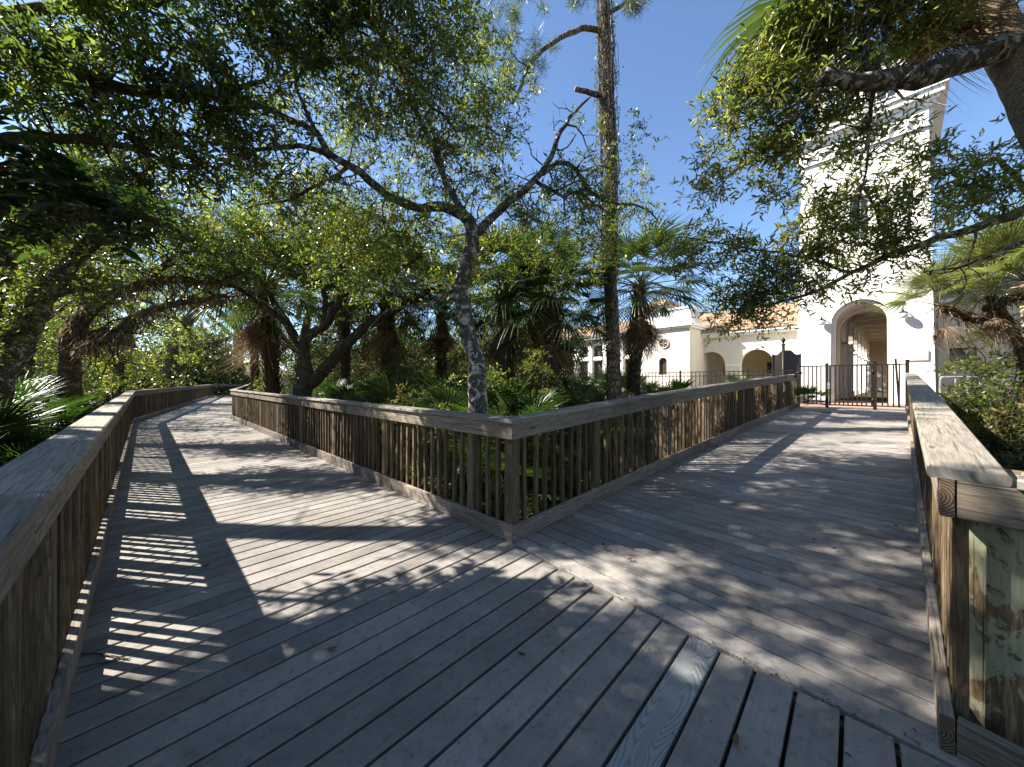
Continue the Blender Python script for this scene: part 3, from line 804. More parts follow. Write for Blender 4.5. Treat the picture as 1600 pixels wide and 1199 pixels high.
o=leaf_mesh(.10,.05,.03).build('fallen_leaf',LM['dry_tan']); o.location=ST(-1.66,-2.405,.148); o.rotation_euler=(.3,.2,2.2); tag(o,'large curled tan leaf caught on the left kick board','leaf','leaves fallen on the boardwalk')
def twig_obj(pts,rad,lab):
    q,rr=smooth_path(pts,rad,.03,.001); m=MB(); m.tube(q,rr,5); o=m.build('fallen_twig',M['twig']); tag(o,lab,'twig','twigs fallen on the boardwalk')
    return m
twig_obj([gp(125,1022,.008),gp(160,1022,.010),gp(200,1030,.008)],[.002,.004,.003],'forked dark twig in the shade beside the left railing')
twig_obj([gp(100,1048,.006),gp(150,1038,.008),gp(205,1028,.006)],[.0015,.003,.002],'thin dark twig under a forked one beside the left railing')
twig_obj([gp(1410,965,.006),gp(1420,980,.008)],[.0025,.002],'short dark twig lying beside the right kick board')
twig_obj([gp(1375,942,.006),gp(1399,953,.008)],[.002,.002],'short thin twig on the right deck boards')
twig_obj([gp(318,1098,.006),gp(334,1086,.008)],[.002,.002],'small twig on the shaded left deck boards')
# crumbs, needles and bits of leaf
lv=Leaves(); n=700
q=[]
for _ in range(n):
    if random.random()<.5: q.append(ST(random.uniform(-2.4,7),random.triangular(-2.35,-.02,-.05)))
    else:
        u=random.uniform(0,7); q.append(UV(u,random.uniform(.03,2.38),zr(u)))
for _ in range(170): 
    s_=random.uniform(-2.3,-.05); q.append(ST(s_,.063*s_+random.gauss(0,.018)))
for _ in range(420): q.append(UV(random.uniform(0,9),abs(random.gauss(0,.03))+.002))
for i,v_ in enumerate(q): 
    if v_.z==0: v_.z=zr((v_-C0).dot(B)) if (v_-C0).dot(B)>0 and (v_-C0).dot(NB)>0 else 0
q=np.array([(a.x,a.y,a.z+.004) for a in q]); n=len(q)
d=rng.normal(0,1,(n,3)); d[:,2]=.05
lv.add(q,d,rng.normal(0,.15,(n,3))+np.array([0,0,1]),rng.uniform(.006,.028,n),rng.uniform(.003,.009,n),rng.uniform(0,.6,n))
tag(lv.build('leaf_debris',M['litter']),'bits of dry leaf and needles strewn over the deck boards','debris',None,'stuff')
# ------------------------------------------------------------------ buildings
RZ=math.atan2(NB.y,NB.x)
def wall_open(m, W, H, ops, th, y0=0., x_off=0., H0=0., seg=14):
    "wall in the xz plane (x 0..W), thickness th behind it, openings (x0,x1,z0,z1,arched)"
    xs={0.,W}
    for (a,b,c,d_,ar) in ops:
        xs.add(a); xs.add(b)
        if ar:
            for i in range(seg+1): xs.add((a+b)/2-(b-a)/2*math.cos(math.pi*i/seg))
    xs=sorted(xs); xs=[x for i,x in enumerate(xs) if i==0 or x-xs[i-1]>1e-5]
    def top(o,x):
        a,b,c,d_,ar=o
        if not ar: return d_
        r=(b-a)/2; return d_+math.sqrt(max(0,r*r-(x-(a+b)/2)**2))     # d_ is the springing height
    def quad(p): 
        i=[m.add((x+x_off,y,z)) for x,y,z in p]; m.face(i,[(x+y,z) for x,y,z in p])
    for i in range(len(xs)-1):
        xa,xb=xs[i],xs[i+1]; mid=(xa+xb)/2
        here=sorted([o for o in ops if o[0]<mid<o[1]],key=lambda o:o[2])
        za,zb=H0,H0
        for o in here:
            if o[2]>max(za,zb)+1e-6 or True:
                if o[2]-H0>1e-6 or za>H0:
                    quad([(xa,y0,za),(xb,y0,zb),(xb,y0,o[2]),(xa,y0,o[2])]); quad([(xb,y0+th,zb),(xa,y0+th,za),(xa,y0+th,o[2]),(xb,y0+th,o[2])])
                    quad([(xa,y0,o[2]),(xb,y0,o[2]),(xb,y0+th,o[2]),(xa,y0+th,o[2])])
            ta,tb=top(o,xa),top(o,xb)
            quad([(xa,y0+th,ta),(xb,y0+th,tb),(xb,y0,tb),(xa,y0,ta)])
            za,zb=ta,tb
        quad([(xa,y0,za),(xb,y0,zb),(xb,y0,H),(xa,y0,H)]); quad([(xb,y0+th,zb),(xa,y0+th,za),(xa,y0+th,H),(xb,y0+th,H)])
        quad([(xa,y0,H),(xb,y0,H),(xb,y0+th,H),(xa,y0+th,H)])
    for (a,b,c,d_,ar) in ops:
        quad([(a,y0,c),(a,y0+th,c),(a,y0+th,d_),(a,y0,d_)]); quad([(b,y0+th,c),(b,y0,c),(b,y0,d_),(b,y0+th,d_)])
    for x in (0,W): quad([(x,y0+th,H0),(x,y0,H0),(x,y0,H),(x,y0+th,H)] if x==0 else [(x,y0,H0),(x,y0+th,H0),(x,y0+th,H),(x,y0,H)])
def tilted(m, fn): m.v=[fn(*p) for p in m.v]
def tile_roof(m, x0,x1, e0, e1, nrow=12, sp=.24, amp=.045):
    "barrel tiles on the slope from eave (y,z)=e0 to ridge e1, along x"
    n=int((x1-x0)/sp); per=6
    dy,dz=e1[0]-e0[0],e1[1]-e0[1]; L=math.hypot(dy,dz); ny,nz=-dz/L,dy/L
    for i in range(n):
        xa=x0+i*sp
        prof=[(xa+sp*j/per, amp*(.1+abs(math.sin(math.pi*j/per))**1.0)) for j in range(per+1)]
        for r_ in range(nrow):
            f0,f1=r_/nrow,(r_+1)/nrow; rnd=random.random()
            lo=[];hi=[]
            for (x,h) in prof:
                a=h+.03; b=h+.006
                lo.append(m.add((x,e0[0]+dy*f0+ny*a,e0[1]+dz*f0+nz*a))); hi.append(m.add((x,e0[0]+dy*f1+ny*b,e0[1]+dz*f1+nz*b)))
            bot=[m.add((x,e0[0]+dy*f0,e0[1]+dz*f0)) for (x,h) in (prof[0],prof[-1])]
            for j in range(per): m.face((lo[j],lo[j+1],hi[j+1],hi[j]),None,rnd,True)
            m.face([bot[0],bot[1]]+lo[::-1],None,rnd)
def window(parent, x0,x1,z0,z1, y, nx, nz, arched=False, mat='trim', depth=.12):
    "frame set in an opening, with bars; panes behind"
    m=MB(); fw=.045
    m.box(x0,x0+fw,y,y+.06,z0,z1,.003,'z'); m.box(x1-fw,x1,y,y+.06,z0,z1,.003,'z'); m.box(x0+fw,x1-fw,y+.002,y+.058,z0,z0+fw,.003); 
    if not arched: m.box(x0+fw,x1-fw,y+.002,y+.058,z1-fw,z1,.003)
    else:
        r=(x1-x0)/2; c=(x0+x1)/2
        for i in range(12):
            a,b=math.pi*i/12,math.pi*(i+1)/12
            q=lambda t:[(c-r*math.cos(t),y,z1+r*math.sin(t)),(c-(r-fw)*math.cos(t),y,z1+(r-fw)*math.sin(t)),(c-(r-fw)*math.cos(t),y+.06,z1+(r-fw)*math.sin(t)),(c-r*math.cos(t),y+.06,z1+r*math.sin(t))]
            m.hexa(q(a),q(b),0)
    zt=z1+((x1-x0)/2-.03 if arched else 0)
    for i in range(1,nx): x=x0+(x1-x0)*i/nx; m.box(x-.014,x+.014,y+.015,y+.045,z0+fw,(zt if nx==2 or not arched else z1)-.01,.002,'z')
    for i in range(1,nz): z=z0+(z1-z0)*i/nz; m.box(x0+fw,x1-fw,y+.017,y+.043,z-.014,z+.014,.002)
    w=m.build('window',M[mat],parent)
    g=MB(); c=(x0+x1)/2; r=(x1-x0)/2
    pts=[(x0+.01,z0+.01),(x1-.01,z0+.01)]+([(c+r*math.cos(math.pi*i/12),z1+r*math.sin(math.pi*i/12)) for i in range(13)] if arched else [(x1-.01,z1-.01),(x0+.01,z1-.01)])
    f0=[g.add((x,y+.032,z)) for x,z in pts]; f1=[g.add((x,y+.038,z)) for x,z in pts]; g.face(f0); g.face(f1[::-1])
    for i in range(len(pts)): j=(i+1)%len(pts); g.face((f0[j],f0[i],f1[i],f1[j]))
    g.build('pane',M['glass'],w); return w

# --- tower
TW=3.67; TZ=.57
tw=empty('bell_tower',(11.6,14.5,TZ),RZ,'tall white stucco tower with a big arched passage at its foot','tower')
HT=10.05; th=.42
def taper(x,y,z): 
    k=1-.085*max(0,z)/HT; return (TW/2+(x-TW/2)*k, TW/2+(y-TW/2)*k, z)
m=MB()
arch=(1.04,2.69,0.,3.02,True)
fr=[arch,(1.56,2.14,6.1,7.45,True)]
wall_open(m,TW,HT,fr,th)
wall_open(m,TW,HT,[arch],th,TW-th)
b=MB(); wall_open(b,TW-2*th,HT,[(1.1,1.75,6.1,7.45,True)],th)
o=len(m.v)
for x in (0,TW-th):
    o=len(m.v); m.v+= [(x+yy,th+xx,z) for xx,yy,z in b.v]
    m.f+=[tuple(i+o for i in (f[::-1])) for f in b.f]; m.uv+=b.uv; m.r+=b.r; m.sm+=b.sm
# vault and inner lining of the passage
for i in range(16):
    a0,a1=math.pi*i/16,math.pi*(i+1)/16; c=1.865; r=.93
    p=[(c-r*math.cos(a0),th,3.02+r*math.sin(a0)),(c-r*math.cos(a1),th,3.02+r*math.sin(a1))]
    q=[m.add((p[0][0],th,p[0][2])),m.add((p[1][0],th,p[1][2])),m.add((p[1][0],TW-th,p[1][2])),m.add((p[0][0],TW-th,p[0][2]))]; m.face(q)
for x in (.935,2.795):
    q=[m.add((x,th,0)),m.add((x,TW-th,0)),m.add((x,TW-th,3.02)),m.add((x,th,3.02))]; m.face(q if x<2 else q[::-1])
tilted(m,taper); m.build('wall',M['stucco'],tw)
# arch moulding
m=MB()
def arch_band(m,c,r0,r1,zs,z0,y0,y1,n=20):
    pts=[(c-r0,z0)]+[(c-r0*math.cos(math.pi*i/n),zs+r0*math.sin(math.pi*i/n)) for i in range(n+1)]+[(c+r0,z0)]
    po=[(c-r1,z0)]+[(c-r1*math.cos(math.pi*i/n),zs+r1*math.sin(math.pi*i/n)) for i in range(n+1)]+[(c+r1,z0)]
    for i in range(len(pts)-1):
        q=lambda k:[(pts[k][0],y0,pts[k][1]),(po[k][0],y0,po[k][1]),(po[k][0],y1,po[k][1]),(pts[k][0],y1,pts[k][1])]
        m.hexa(q(i),q(i+1),0)
arch_band(m,1.865,.70,.815,3.02,0,.14,.24); tilted(m,taper); m.build('arch_moulding',M['cream'],tw)
# cornice with little arches under it
m=MB()
zc=HT-.62; n=7
ops=[(.11+i*(TW-.22)/n+.09,.11+(i+1)*(TW-.22)/n-.09,zc+.02,zc+.22,True) for i in range(n)]
sub=MB(); wall_open(sub,TW,HT,ops,.10,-.10,0,zc+.0,8)
m.v+=sub.v; m.f+=sub.f; m.uv+=sub.uv; m.r+=sub.r; m.sm+=sub.sm
for a in (1,2,3):
    o=len(m.v); ca,sa=math.cos(a*math.pi/2),math.sin(a*math.pi/2)
    m.v+=[(TW/2+(x-TW/2)*ca-(y-TW/2)*sa,TW/2+(x-TW/2)*sa+(y-TW/2)*ca,z) for x,y,z in sub.v]; m.f+=[tuple(i+o for i in f) for f in sub.f]; m.uv+=sub.uv; m.r+=sub.r; m.sm+=sub.sm
tilted(m,taper)
for z0,z1,e in ((HT,HT+.14,.16-.15),(HT+.14,HT+.26,.08),(HT+.26,HT+.46,.20),(HT+.46,HT+.56,.28)):
    m.box(-e,TW+e,-e,TW+e,z0,z1,.02,'z')
m.build('cornice',M['trim'],tw)
# belfry storey with windows
m=MB(); bx=.55; BW=TW-2*bx; bz=HT+.56; ops=[(.32,1.12,bz+.25,bz+1.65,False),(1.45,2.25,bz+.25,bz+1.65,False)]
sub=MB(); wall_open(sub,BW,bz+2.3,ops,.22,0,0,bz)
for a in range(4):
    o=len(m.v); ca,sa=math.cos(a*math.pi/2),math.sin(a*math.pi/2)
    m.v+=[(TW/2+(x-BW/2)*ca-(y-BW/2)*sa,TW/2+(x-BW/2)*sa+(y-BW/2)*ca,z-a*.0005) for x,y,z in sub.v]; m.f+=[tuple(i+o for i in f) for f in sub.f]; m.uv+=sub.uv; m.r+=sub.r; m.sm+=sub.sm
m.build('belfry',M['stucco'],tw)
for (a,b_,c,d_,_) in ops: window(tw,bx+a,bx+b_,c,d_,bx+.08,3,4)
m=MB(); e=.35; zt=bz+2.3
i4=[m.add(p) for p in ((bx-e,bx-e,zt),(TW-bx+e,bx-e,zt),(TW-bx+e,TW-bx+e,zt),(bx-e,TW-bx+e,zt))]; ap=m.add((TW/2,TW/2,zt+1.1))
for i in range(4): m.face((i4[i],i4[(i+1)%4],ap))
m.face(i4[::-1]); m.build('roof',M['tile'],tw)
window(tw,1.60,2.10,6.1,7.45,.32,2,4,True)
for x,z in ((.80,3.15),(2.93,3.15)):
    m=MB(); m.tube([(x,.02,z+.12),(x,-.12,z+.16),(x,-.16,z+.08)],[.02,.02,.03],8); m.lathe([(.05,.07),(.09,.05),(.12,.03),(.13,.0)],18,(x,-.16,z)); l=m.build('wall_lamp',M['bronze'],tw)
    m=MB(); m.lathe([(.12,.01),(.135,-.04),(.13,-.10),(.09,-.16),(.03,-.185)],18,(x,-.16,z)); m.build('globe',M['globe'],l)
m=MB(); m.box(3.02,3.50,-.03,.012,1.52,1.86,.006); o=m.build('plaque',M['trim'],tw)
m=MB(); m.tube([(TW+.03,.2,0),(TW-.08,.2,4.9)],[.045,.045],10); m.build('downpipe',M['greymetal'],tw)

# --- covered colonnade behind the tower
cl=empty('colonnade',tuple(Vector((11.6,14.5,TZ))+B*TW),RZ,'covered walk of white columns and ceiling beams seen through the tower arch','colonnade')
L=19.
for i in range(7):
    y=1.0+i*2.75; m=MB()
    m.box(.86,1.24,y-.19,y+.19,0,.28,.01,'z'); m.box(.90,1.20,y-.15,y+.15,.28,2.35,.015,'z'); m.box(.84,1.26,y-.21,y+.21,2.35,2.45,.01,'z'); m.box(.88,1.22,y-.17,y+.17,2.45,2.56,.01,'z')
    m.build('column',M['stucco'],cl)
m=MB(); ops=[(1.0+i*2.75+.19,1.0+(i+1)*2.75-.19,0,2.56,True) for i in range(6)]
sub=MB(); wall_open(sub,L,4.35,[(a,b,2.561-1.,2.57,t) for a,b,_,c,t in ops],.30,0,0,2.56,12)
sub=MB(); wall_open(sub,L,4.35,[(a,b,2.56,2.565,True) for a,b,_,c,t in ops],.30,0,0,2.56,12)
m.v+=[(1.2-y,x,z) for x,y,z in sub.v]; m.f+=sub.f; m.uv+=sub.uv; m.r+=sub.r; m.sm+=sub.sm
m.build('arcade_wall',M['cream'],cl)
m=MB(); m.box(1.2,4.0,0,L,4.35,4.5,.0,'x'); m.build('ceiling',M['tan'],cl)
m=MB(); m.box(.6,4.3,-.0,L+.3,4.51,4.62,.0,'x'); m.build('roof',M['tile'],cl)
for i in range(7):
    y=.9+i*2.75; m=MB(); m.box(1.203,3.7,y,y+.32,3.95,4.348,.01); m.build('beam',M['cream'],cl)
m=MB(); sub=MB(); wall_open(sub,3.6,4.35,[(1.45,2.75,.0,2.75,False)],.3,L-.3); m.v+=[(x+.9,y,z) for x,y,z in sub.v]; m.f=sub.f; m.uv=sub.uv; m.r=sub.r; m.sm=sub.sm
m.build('end_wall',M['tan'],cl)
m=MB(); m.box(3.7,4.0,0,L-.301,0,4.349,.0,'y'); m.build('side_wall',M['tan'],cl)
m=MB(); m.box(2.36,3.64,L-.2,L-.14,.0,2.74,.01,'z')
for x0 in (2.44,3.04):
    for z0,z1 in ((.2,1.1),(1.25,2.55)): m.box(x0,x0+.5,L-.225,L-.2,z0,z1,.01,'z')
dr=m.build('door',M['door'],cl)
m=MB(); n=28
pts=[(3.0+.36*math.cos(2*math.pi*i/n),L-.27,1.85+.36*math.sin(2*math.pi*i/n)) for i in range(n+1)]; m.tube(pts,[.085*random.uniform(.8,1.2) for _ in pts],8,.15,False)
wr=m.build('wreath',M['wreath']); wr.parent=None
wr.matrix_world=Matrix.Translation(cl.location)@Matrix.Rotation(RZ,4,'Z'); tag(wr,'straw coloured ring wreath hanging on the dark door at the end of the colonnade','wreath')
m=MB(); m.box(2.1,2.5,6.0,8.2,.0,.42,.02,'y'); o=m.build('bench',M['stonecurb'])
m2=MB(); m2.box(0,2.4,0,.42,.40,.47,.01); m2.box(.15,.30,.04,.38,0,.40,.01,'z'); m2.box(2.1,2.25,.04,.38,0,.40,.01,'z')
bpy.data.objects.remove(o)
o=m2.build('bench',M['stonecurb']); o.location=cl.location+NB*1.35+B*15.5; o.rotation_euler=(0,0,RZ); tag(o,'low pale stone bench across the colonnade behind the gate','bench')

# --- porch wing with arches, left of the tower
pw=empty('porch_wing',tuple(Vector((11.6,14.5,.55))+B*3.0),RZ,'low cream wing with round arches under a clay tile roof beside the tower','building')
W=9.6; m=MB(); ops=[]
for i in range(4): x0=W-1.35-i*2.15; ops.append((x0-1.45,x0,.0,1.72,True))
ops=[o for o in ops if o[0]>.3]
wall_open(m,W,3.22,ops,.35); m.v=[(x-W,y,z) for x,y,z in m.v]; m.build('wall',M['cream'],pw)
m=MB(); m.box(-W,0,2.2,2.4,0,3.5,.0); 
m.build('back_wall',M['tan'],pw)
for xw in (-3.9,-6.05,-1.8):
    window(pw,xw-.28,xw+.28,1.25,1.85,2.12,2,2,False,'door')
m=MB(); m.box(-W,0.,-.30,.36,3.222,3.33,.01); m.box(-W,0,-.38,-.10,3.332,3.44,.01); m.build('cornice',M['trim'],pw)
m=MB()
for x0 in sorted(set([o[0]-W for o in ops]+[o[1]-W for o in ops])): pass
xs=[-W]+[v for o in sorted(ops) for v in (o[0]-W,o[1]-W)]+[0]
for i in range(0,len(xs),2): m.box(xs[i],xs[i+1]+.03,-.04,-.002,1.60,1.72,.006)
m.build('string_course',M['trim'],pw)
m=MB(); tile_roof(m,-W,0,(-.42,3.44),(2.6,5.0),13); m.build('roof',M['tile'],pw)
m=MB(); q=[m.add((-W,-.40,3.43)),m.add((0,-.40,3.43)),m.add((0,2.6,4.98)),m.add((-W,2.6,4.98)),m.add((-W,2.6,3.43)),m.add((0,2.6,3.43))]
m.face(q[:4]); m.face((q[0],q[4],q[5],q[1])); m.face((q[3],q[2],q[5],q[4])); m.face((q[0],q[3],q[4])); m.face((q[1],q[5],q[2])); m.build('gable',M['cream'],pw)

# --- main house: projecting block at the right, window wall running left
hz=.70
hs=empty('main_house',(9.3,18.6,hz),RZ,'large cream house with tall windows, parapet block and tiled turret behind the palms','building')
HW=3.0; HH=3.5
m=MB(); wall_open(m,HW,HH,[(1.35,1.80,1.02,1.75,True)],.3,0,0,-.6); m.v=[(x-HW,y,z) for x,y,z in m.v]
m.box(-.3,0,.301,3.2,-.6,HH,.0,'y'); m.box(-HW,-HW+.3,.301,3.2,-.6,HH,.0,'y'); m.build('wall',M['cream'],hs)
window(hs,1.35-HW,1.80-HW,1.02,1.75,.12,2,3,True,'door')
m=MB(); n=24; 
m.tube([(-1.35,-.02,2.75),(-1.35,.0,2.75)],[.24,.24],n); v=m.build('round_vent',M['door'],hs)
m=MB(); pts=[(-1.35+.26*math.cos(2*math.pi*i/n),-.03,2.75+.26*math.sin(2*math.pi*i/n)) for i in range(n+1)]; m.tube(pts,[.035]*len(pts),8,0,False)
m.box(-1.59,-1.11,-.045,-.021,2.735,2.765,.004); m.box(-1.365,-1.335,-.044,-.022,2.51,2.99,.004,'z'); m.build('vent_ring',M['cream'],v)
m=MB(); m.box(-HW-.14,.14,-.14,3.2,HH,HH+.10,.02,'z'); m.box(-HW-.22,.22,-.22,3.2,HH+.10,HH+.26,.03,'z'); m.build('cornice',M['trim'],hs)
m=MB(); m.box(-1.25,-.05,.35,1.5,HH+.26,HH+1.10,.02,'z'); m.box(-1.32,.02,.28,1.57,HH+1.10,HH+1.20,.02,'z')
for i in range(5): m.box(-.02,.02,.42+i*.21,.52+i*.21,HH+.34,HH+1.0,.004,'z')
m.build('chimney',M['trim'],hs)
WW=8.6; m=MB(); ops=[]
for i in range(7):
    x0=.35+i*1.16; ops+= [(x0,x0+.78,.75,2.02,False),(x0,x0+.78,2.30,3.05,False)]
wall_open(m,WW,3.45,ops,.3,.9,0,-.6); m.v=[(x-WW-HW,y,z) for x,y,z in m.v]; m.build('wall',M['cream'],hs)
for (a,b,c,d_,_) in ops: window(hs,a-WW-HW,b-WW-HW,c,d_,1.02,2 if d_<2.2 else 2,2 if d_<2.2 else 1,False,'door')
m=MB(); m.box(-WW-HW,-HW,.86,.899,2.06,2.26,.01)
for i in range(8): x0=-WW-HW+.35+i*1.16-.38; m.box(x0+.02,x0+.36,.80,.898,-.6,3.4,.01,'z')
m.box(-WW-HW,-HW,.5,1.2,3.452,3.6,.02); m.build('trim',M['trim'],hs)
m=MB(); tile_roof(m,-WW-HW,-HW+.1,(.42,3.6),(4.2,5.0),14,.26); m.build('roof',M['tile'],hs)
m=MB(); m.box(-WW-HW,0,3.21,8,-.6,3.4,.0); m.box(-WW-HW,-HW-.001,1.21,3.2,-.6,-.1,.0); m.build('back_block',M['cream'],hs)
# turret
m=MB(); m.box(-3.6,-1.9,1.9,3.6,HH,HH+1.65,.02,'z'); m.box(-3.68,-1.82,1.82,3.68,HH+1.65,HH+1.78,.02,'z')
tu=m.build('turret',M['cream'],hs)
m=MB()
for i in range(3): m.box(-3.45+i*.5,-3.1+i*.5,1.85,1.899,HH+1.12,HH+1.5,.004,'z')
m.build('turret_window',M['glass'],tu)
m=MB(); c=(-2.75,2.75); e=1.1; zt=HH+1.78; i4=[m.add((c[0]+x*e,c[1]+y*e,zt)) for x,y in ((-1,-1),(1,-1),(1,1),(-1,1))]; ap=m.add((*c,zt+.7))
for i in range(4): m.face((i4[i],i4[(i+1)%4],ap),None,random.random())
m.face(i4[::-1]); m.build('turret_roof',M['tile'],tu)

# --- wing to the right of the tower
rw=empty('tan_wing',tuple(Vector((11.6,14.5,.55))+NB*TW+B*1.6),RZ,'tan wall with a small dark window right of the tower, behind the fan palm','building')
m=MB(); wall_open(m,10,3.6,[(.25,.85,1.55,2.0,False),(3,4,.9,2.2,False),(6,7,.9,2.2,False)],.3); m.v=[(x+.12,y,z) for x,y,z in m.v]; m.build('wall',M['tan'],rw)
for a,b,c,d_ in ((.25,.85,1.55,2.0),(3,4,.9,2.2),(6,7,.9,2.2)): window(rw,a+.12,b+.12,c,d_,.12,2,2,False,'door')
m=MB(); m.box(.12,10.2,-.25,.35,3.602,3.75,.01); m.build('cornice',M['trim'],rw)
m=MB(); tile_roof(m,.12,10.2,(-.3,3.75),(2.4,4.9),10); m.build('roof',M['tile'],rw)
m=MB(); q=[m.add((.12,-.28,3.74)),m.add((10.2,-.28,3.74)),m.add((10.2,2.4,4.88)),m.add((.12,2.4,4.88)),m.add((.12,2.4,3.74)),m.add((10.2,2.4,3.74))]
m.face(q[:4]); m.face((q[0],q[4],q[5],q[1])); m.face((q[3],q[2],q[5],q[4])); m.face((q[0],q[3],q[4])); m.face((q[1],q[5],q[2])); m.build('gable',M['cream'],rw)
# pale pipe handrail by the tower
hr=empty('handrail',tuple(Vector((11.6,14.5,.55))+NB*(TW+.02)-B*1.6),RZ,'pale grey pipe handrail rounding the right foot of the tower','handrail')
m=MB()
for z in (.95,): 
    q,rr=smooth_path([(0,0,0),(0,0,z-.1),(.1,0,z),(.75,0,z)],[.03]*4,.04); m.tube(q,rr,10)
m.build('rail',M['greymetal'],hr)
for x in (.28,.50,.72):
    m=MB(); m.tube([(x,0,0),(x,0,.95)],[.018,.018],8); m.build('baluster',M['greymetal'],hr)
# little house far beyond the end of the left walk
fh=P(352,600,58); fh.z=-.6
fhr=empty('far_house',fh,R(18),'small distant house with a brown hip roof beyond the end of the left walkway','house')
m=MB(); wall_open(m,16,3.0,[(2,3.2,.9,2.2,False),(5,6.4,.1,2.3,False),(9,10.5,.9,2.2,False),(12.5,13.8,.9,2.2,False)],.3); m.v=[(x-8,y,z) for x,y,z in m.v]; m.box(-8,8,.301,8,0,3,.0); m.build('wall',M['tan'],fhr)
for a,b,c,d_ in ((2,3.2,.9,2.2),(9,10.5,.9,2.2),(12.5,13.8,.9,2.2)): window(fhr,a-8,b-8,c,d_,.12,2,2)
m=MB(); m.box(-3,-1.6,.1,.2,.1,2.3,.01,'z'); m.build('door',M['door'],fhr)
m=MB(); i4=[m.add(p) for p in ((-8.6,-.7,3.01),(8.6,-.7,3.01),(8.6,8.6,3.01),(-8.6,8.6,3.01))]; r0=m.add((-4.5,4,5.2)); r1_=m.add((4.5,4,5.2))
m.face((i4[0],i4[1],r1_,r0)); m.face((i4[1],i4[2],r1_)); m.face((i4[2],i4[3],r0,r1_)); m.face((i4[3],i4[0],r0)); m.face(i4[::-1]); m.build('roof',M['greyroof'],fhr)

# ------------------------------------------------------------------ ground, lawn, paving
n=220
t=np.linspace(-1,1,n); g=np.sinh(t*5.2)/np.sinh(5.2)*340
X,Y=np.meshgrid(g,g+8,indexing='ij'); Zg=gz(X,Y)
v=np.stack([X,Y,Zg],-1).reshape(-1,3); idx=np.arange(n*n).reshape(n,n)
f=np.stack([idx[:-1,:-1],idx[1:,:-1],idx[1:,1:],idx[:-1,1:]],-1).reshape(-1,4)
me=fast_mesh('ground',v,f,np.full(len(f),.5),M['soil']); me.polygons.foreach_set('use_smooth',[True]*len(f)); tag(link('ground',me),None,None,None,'structure')
def sheet(name,mat,u0,u1,v0,v1,dz,zmin=None,step=.35,smooth=True):
    us=np.arange(u0,u1+.01,step); vs_=np.arange(v0,v1+.01,step)
    U,V=np.meshgrid(us,vs_,indexing='ij'); x=C0.x+B.x*U+NB.x*V; y=C0.y+B.y*U+NB.y*V; z=gz(x,y)+dz
    if zmin is not None: z=np.maximum(z,zmin)
    v=np.stack([x,y,z],-1).reshape(-1,3); a,b=len(us),len(vs_); idx=np.arange(a*b).reshape(a,b)
    f=np.stack([idx[:-1,:-1],idx[:-1,1:],idx[1:,1:],idx[1:,:-1]],-1).reshape(-1,4)
    o=link(name,fast_mesh(name,v,f[:,::-1],np.full(len(f),.5),M[mat])); tag(o,None,None,None,'structure'); return o
sheet('lawn','lawn',13.2,22.,-14.5,-.9,.10)
sheet('path','paver',12.72,19.5,-.75,3.2,.04,zr(RAMP)-.02,.3)
# low pale curb wall along the house
m=MB(); m.box(-11.6,-.6,-2.2,-1.9,-.55,.27,.02); o=m.build('curb_wall',M['stonecurb']); o.location=hs.location; o.rotation_euler=(0,0,RZ); tag(o,'low pale masonry curb between the lawn and the main house','wall')
# ------------------------------------------------------------------ palm fronds
def frond_mesh(name, mat, nseg=34, Lp=.9, Rf=.75, spread=250, droop=.35, vfold=.25, fuse=.42, tipdroop=.35, seed=0, pet=.012, bend=.12, ragged=.12):
    "a fan leaf: stalk from the origin along +Y, pleated blades round its end; returns one mesh"
    rs=random.Random(seed); V=[];Fq=[];T=[]
    def add(p): V.append(p); return len(V)-1
    # stalk
    k=6; prev=None
    for i in range(k+1):
        f=i/k; y=Lp*f; z=-bend*f*f*Lp; w=pet*(1.5-.8*f); ring=[add((-w,y,z)),add((0,y,z+w*.9)),add((w,y,z)),add((0,y,z-w*.5))]
        if prev:
            for j in range(4): Fq.append((prev[j],prev[(j+1)%4],ring[(j+1)%4],ring[j])); T.append(.6)
        prev=ring
    hub=(0,Lp,-bend*Lp); slope=-2*bend
    for i in range(nseg):
        a=math.radians(-spread/2+spread*(i+.5)/nseg); da=math.radians(spread/nseg)*.5
        L=Rf*(1-.22*abs(a)/math.radians(spread/2))*rs.uniform(1-ragged,1+ragged*.4)
        fold=.5 if i%2 else -.5
        rows=[]; tw=rs.uniform(-.1,.1); td=tipdroop*rs.uniform(.5,1.6)
        tb=rs.uniform(.2,.8)
        for f in (.02,fuse,.68,.86,1.0):
            if f<=fuse: w=math.tan(da)*L*f*1.02
            else: w=math.tan(da)*L*fuse*(1-((f-fuse)/(1-fuse))**1.3)
            ang=a+tw*max(0,f-fuse)
            cx,cy=math.sin(ang)*L*f,math.cos(ang)*L*f
            px,py=math.cos(ang)*w,-math.sin(ang)*w
            zz=-droop*L*f*f*.6-td*L*max(0,f-fuse)**2+vfold*abs(math.sin(a))*L*f*.6+slope*cy
            rows.append([add((hub[0]+cx-px,hub[1]+cy-py,hub[2]+zz)),add((hub[0]+cx,hub[1]+cy,hub[2]+zz-w*.55)),add((hub[0]+cx+px,hub[1]+cy+py,hub[2]+zz))])
        for q in range(4):
            for s_ in (0,1): Fq.append((rows[q][s_],rows[q][s_+1],rows[q+1][s_+1],rows[q+1][s_])); T.append(min(1,tb+(.25 if q==3 and rs.random()<.5 else 0)))
    return fast_mesh(name,np.array(V),np.array(Fq),np.array(T),mat)
FR=[frond_mesh('frond',M['frond'],30,.95,.78,260,.30,.35,.40,.7,i,.014,.16) for i in range(4)]
BF=[frond_mesh('frond',M['bright_frond'],40,.55,.66,265,.16,.2,.30,.45,10+i,.009,.16) for i in range(4)]
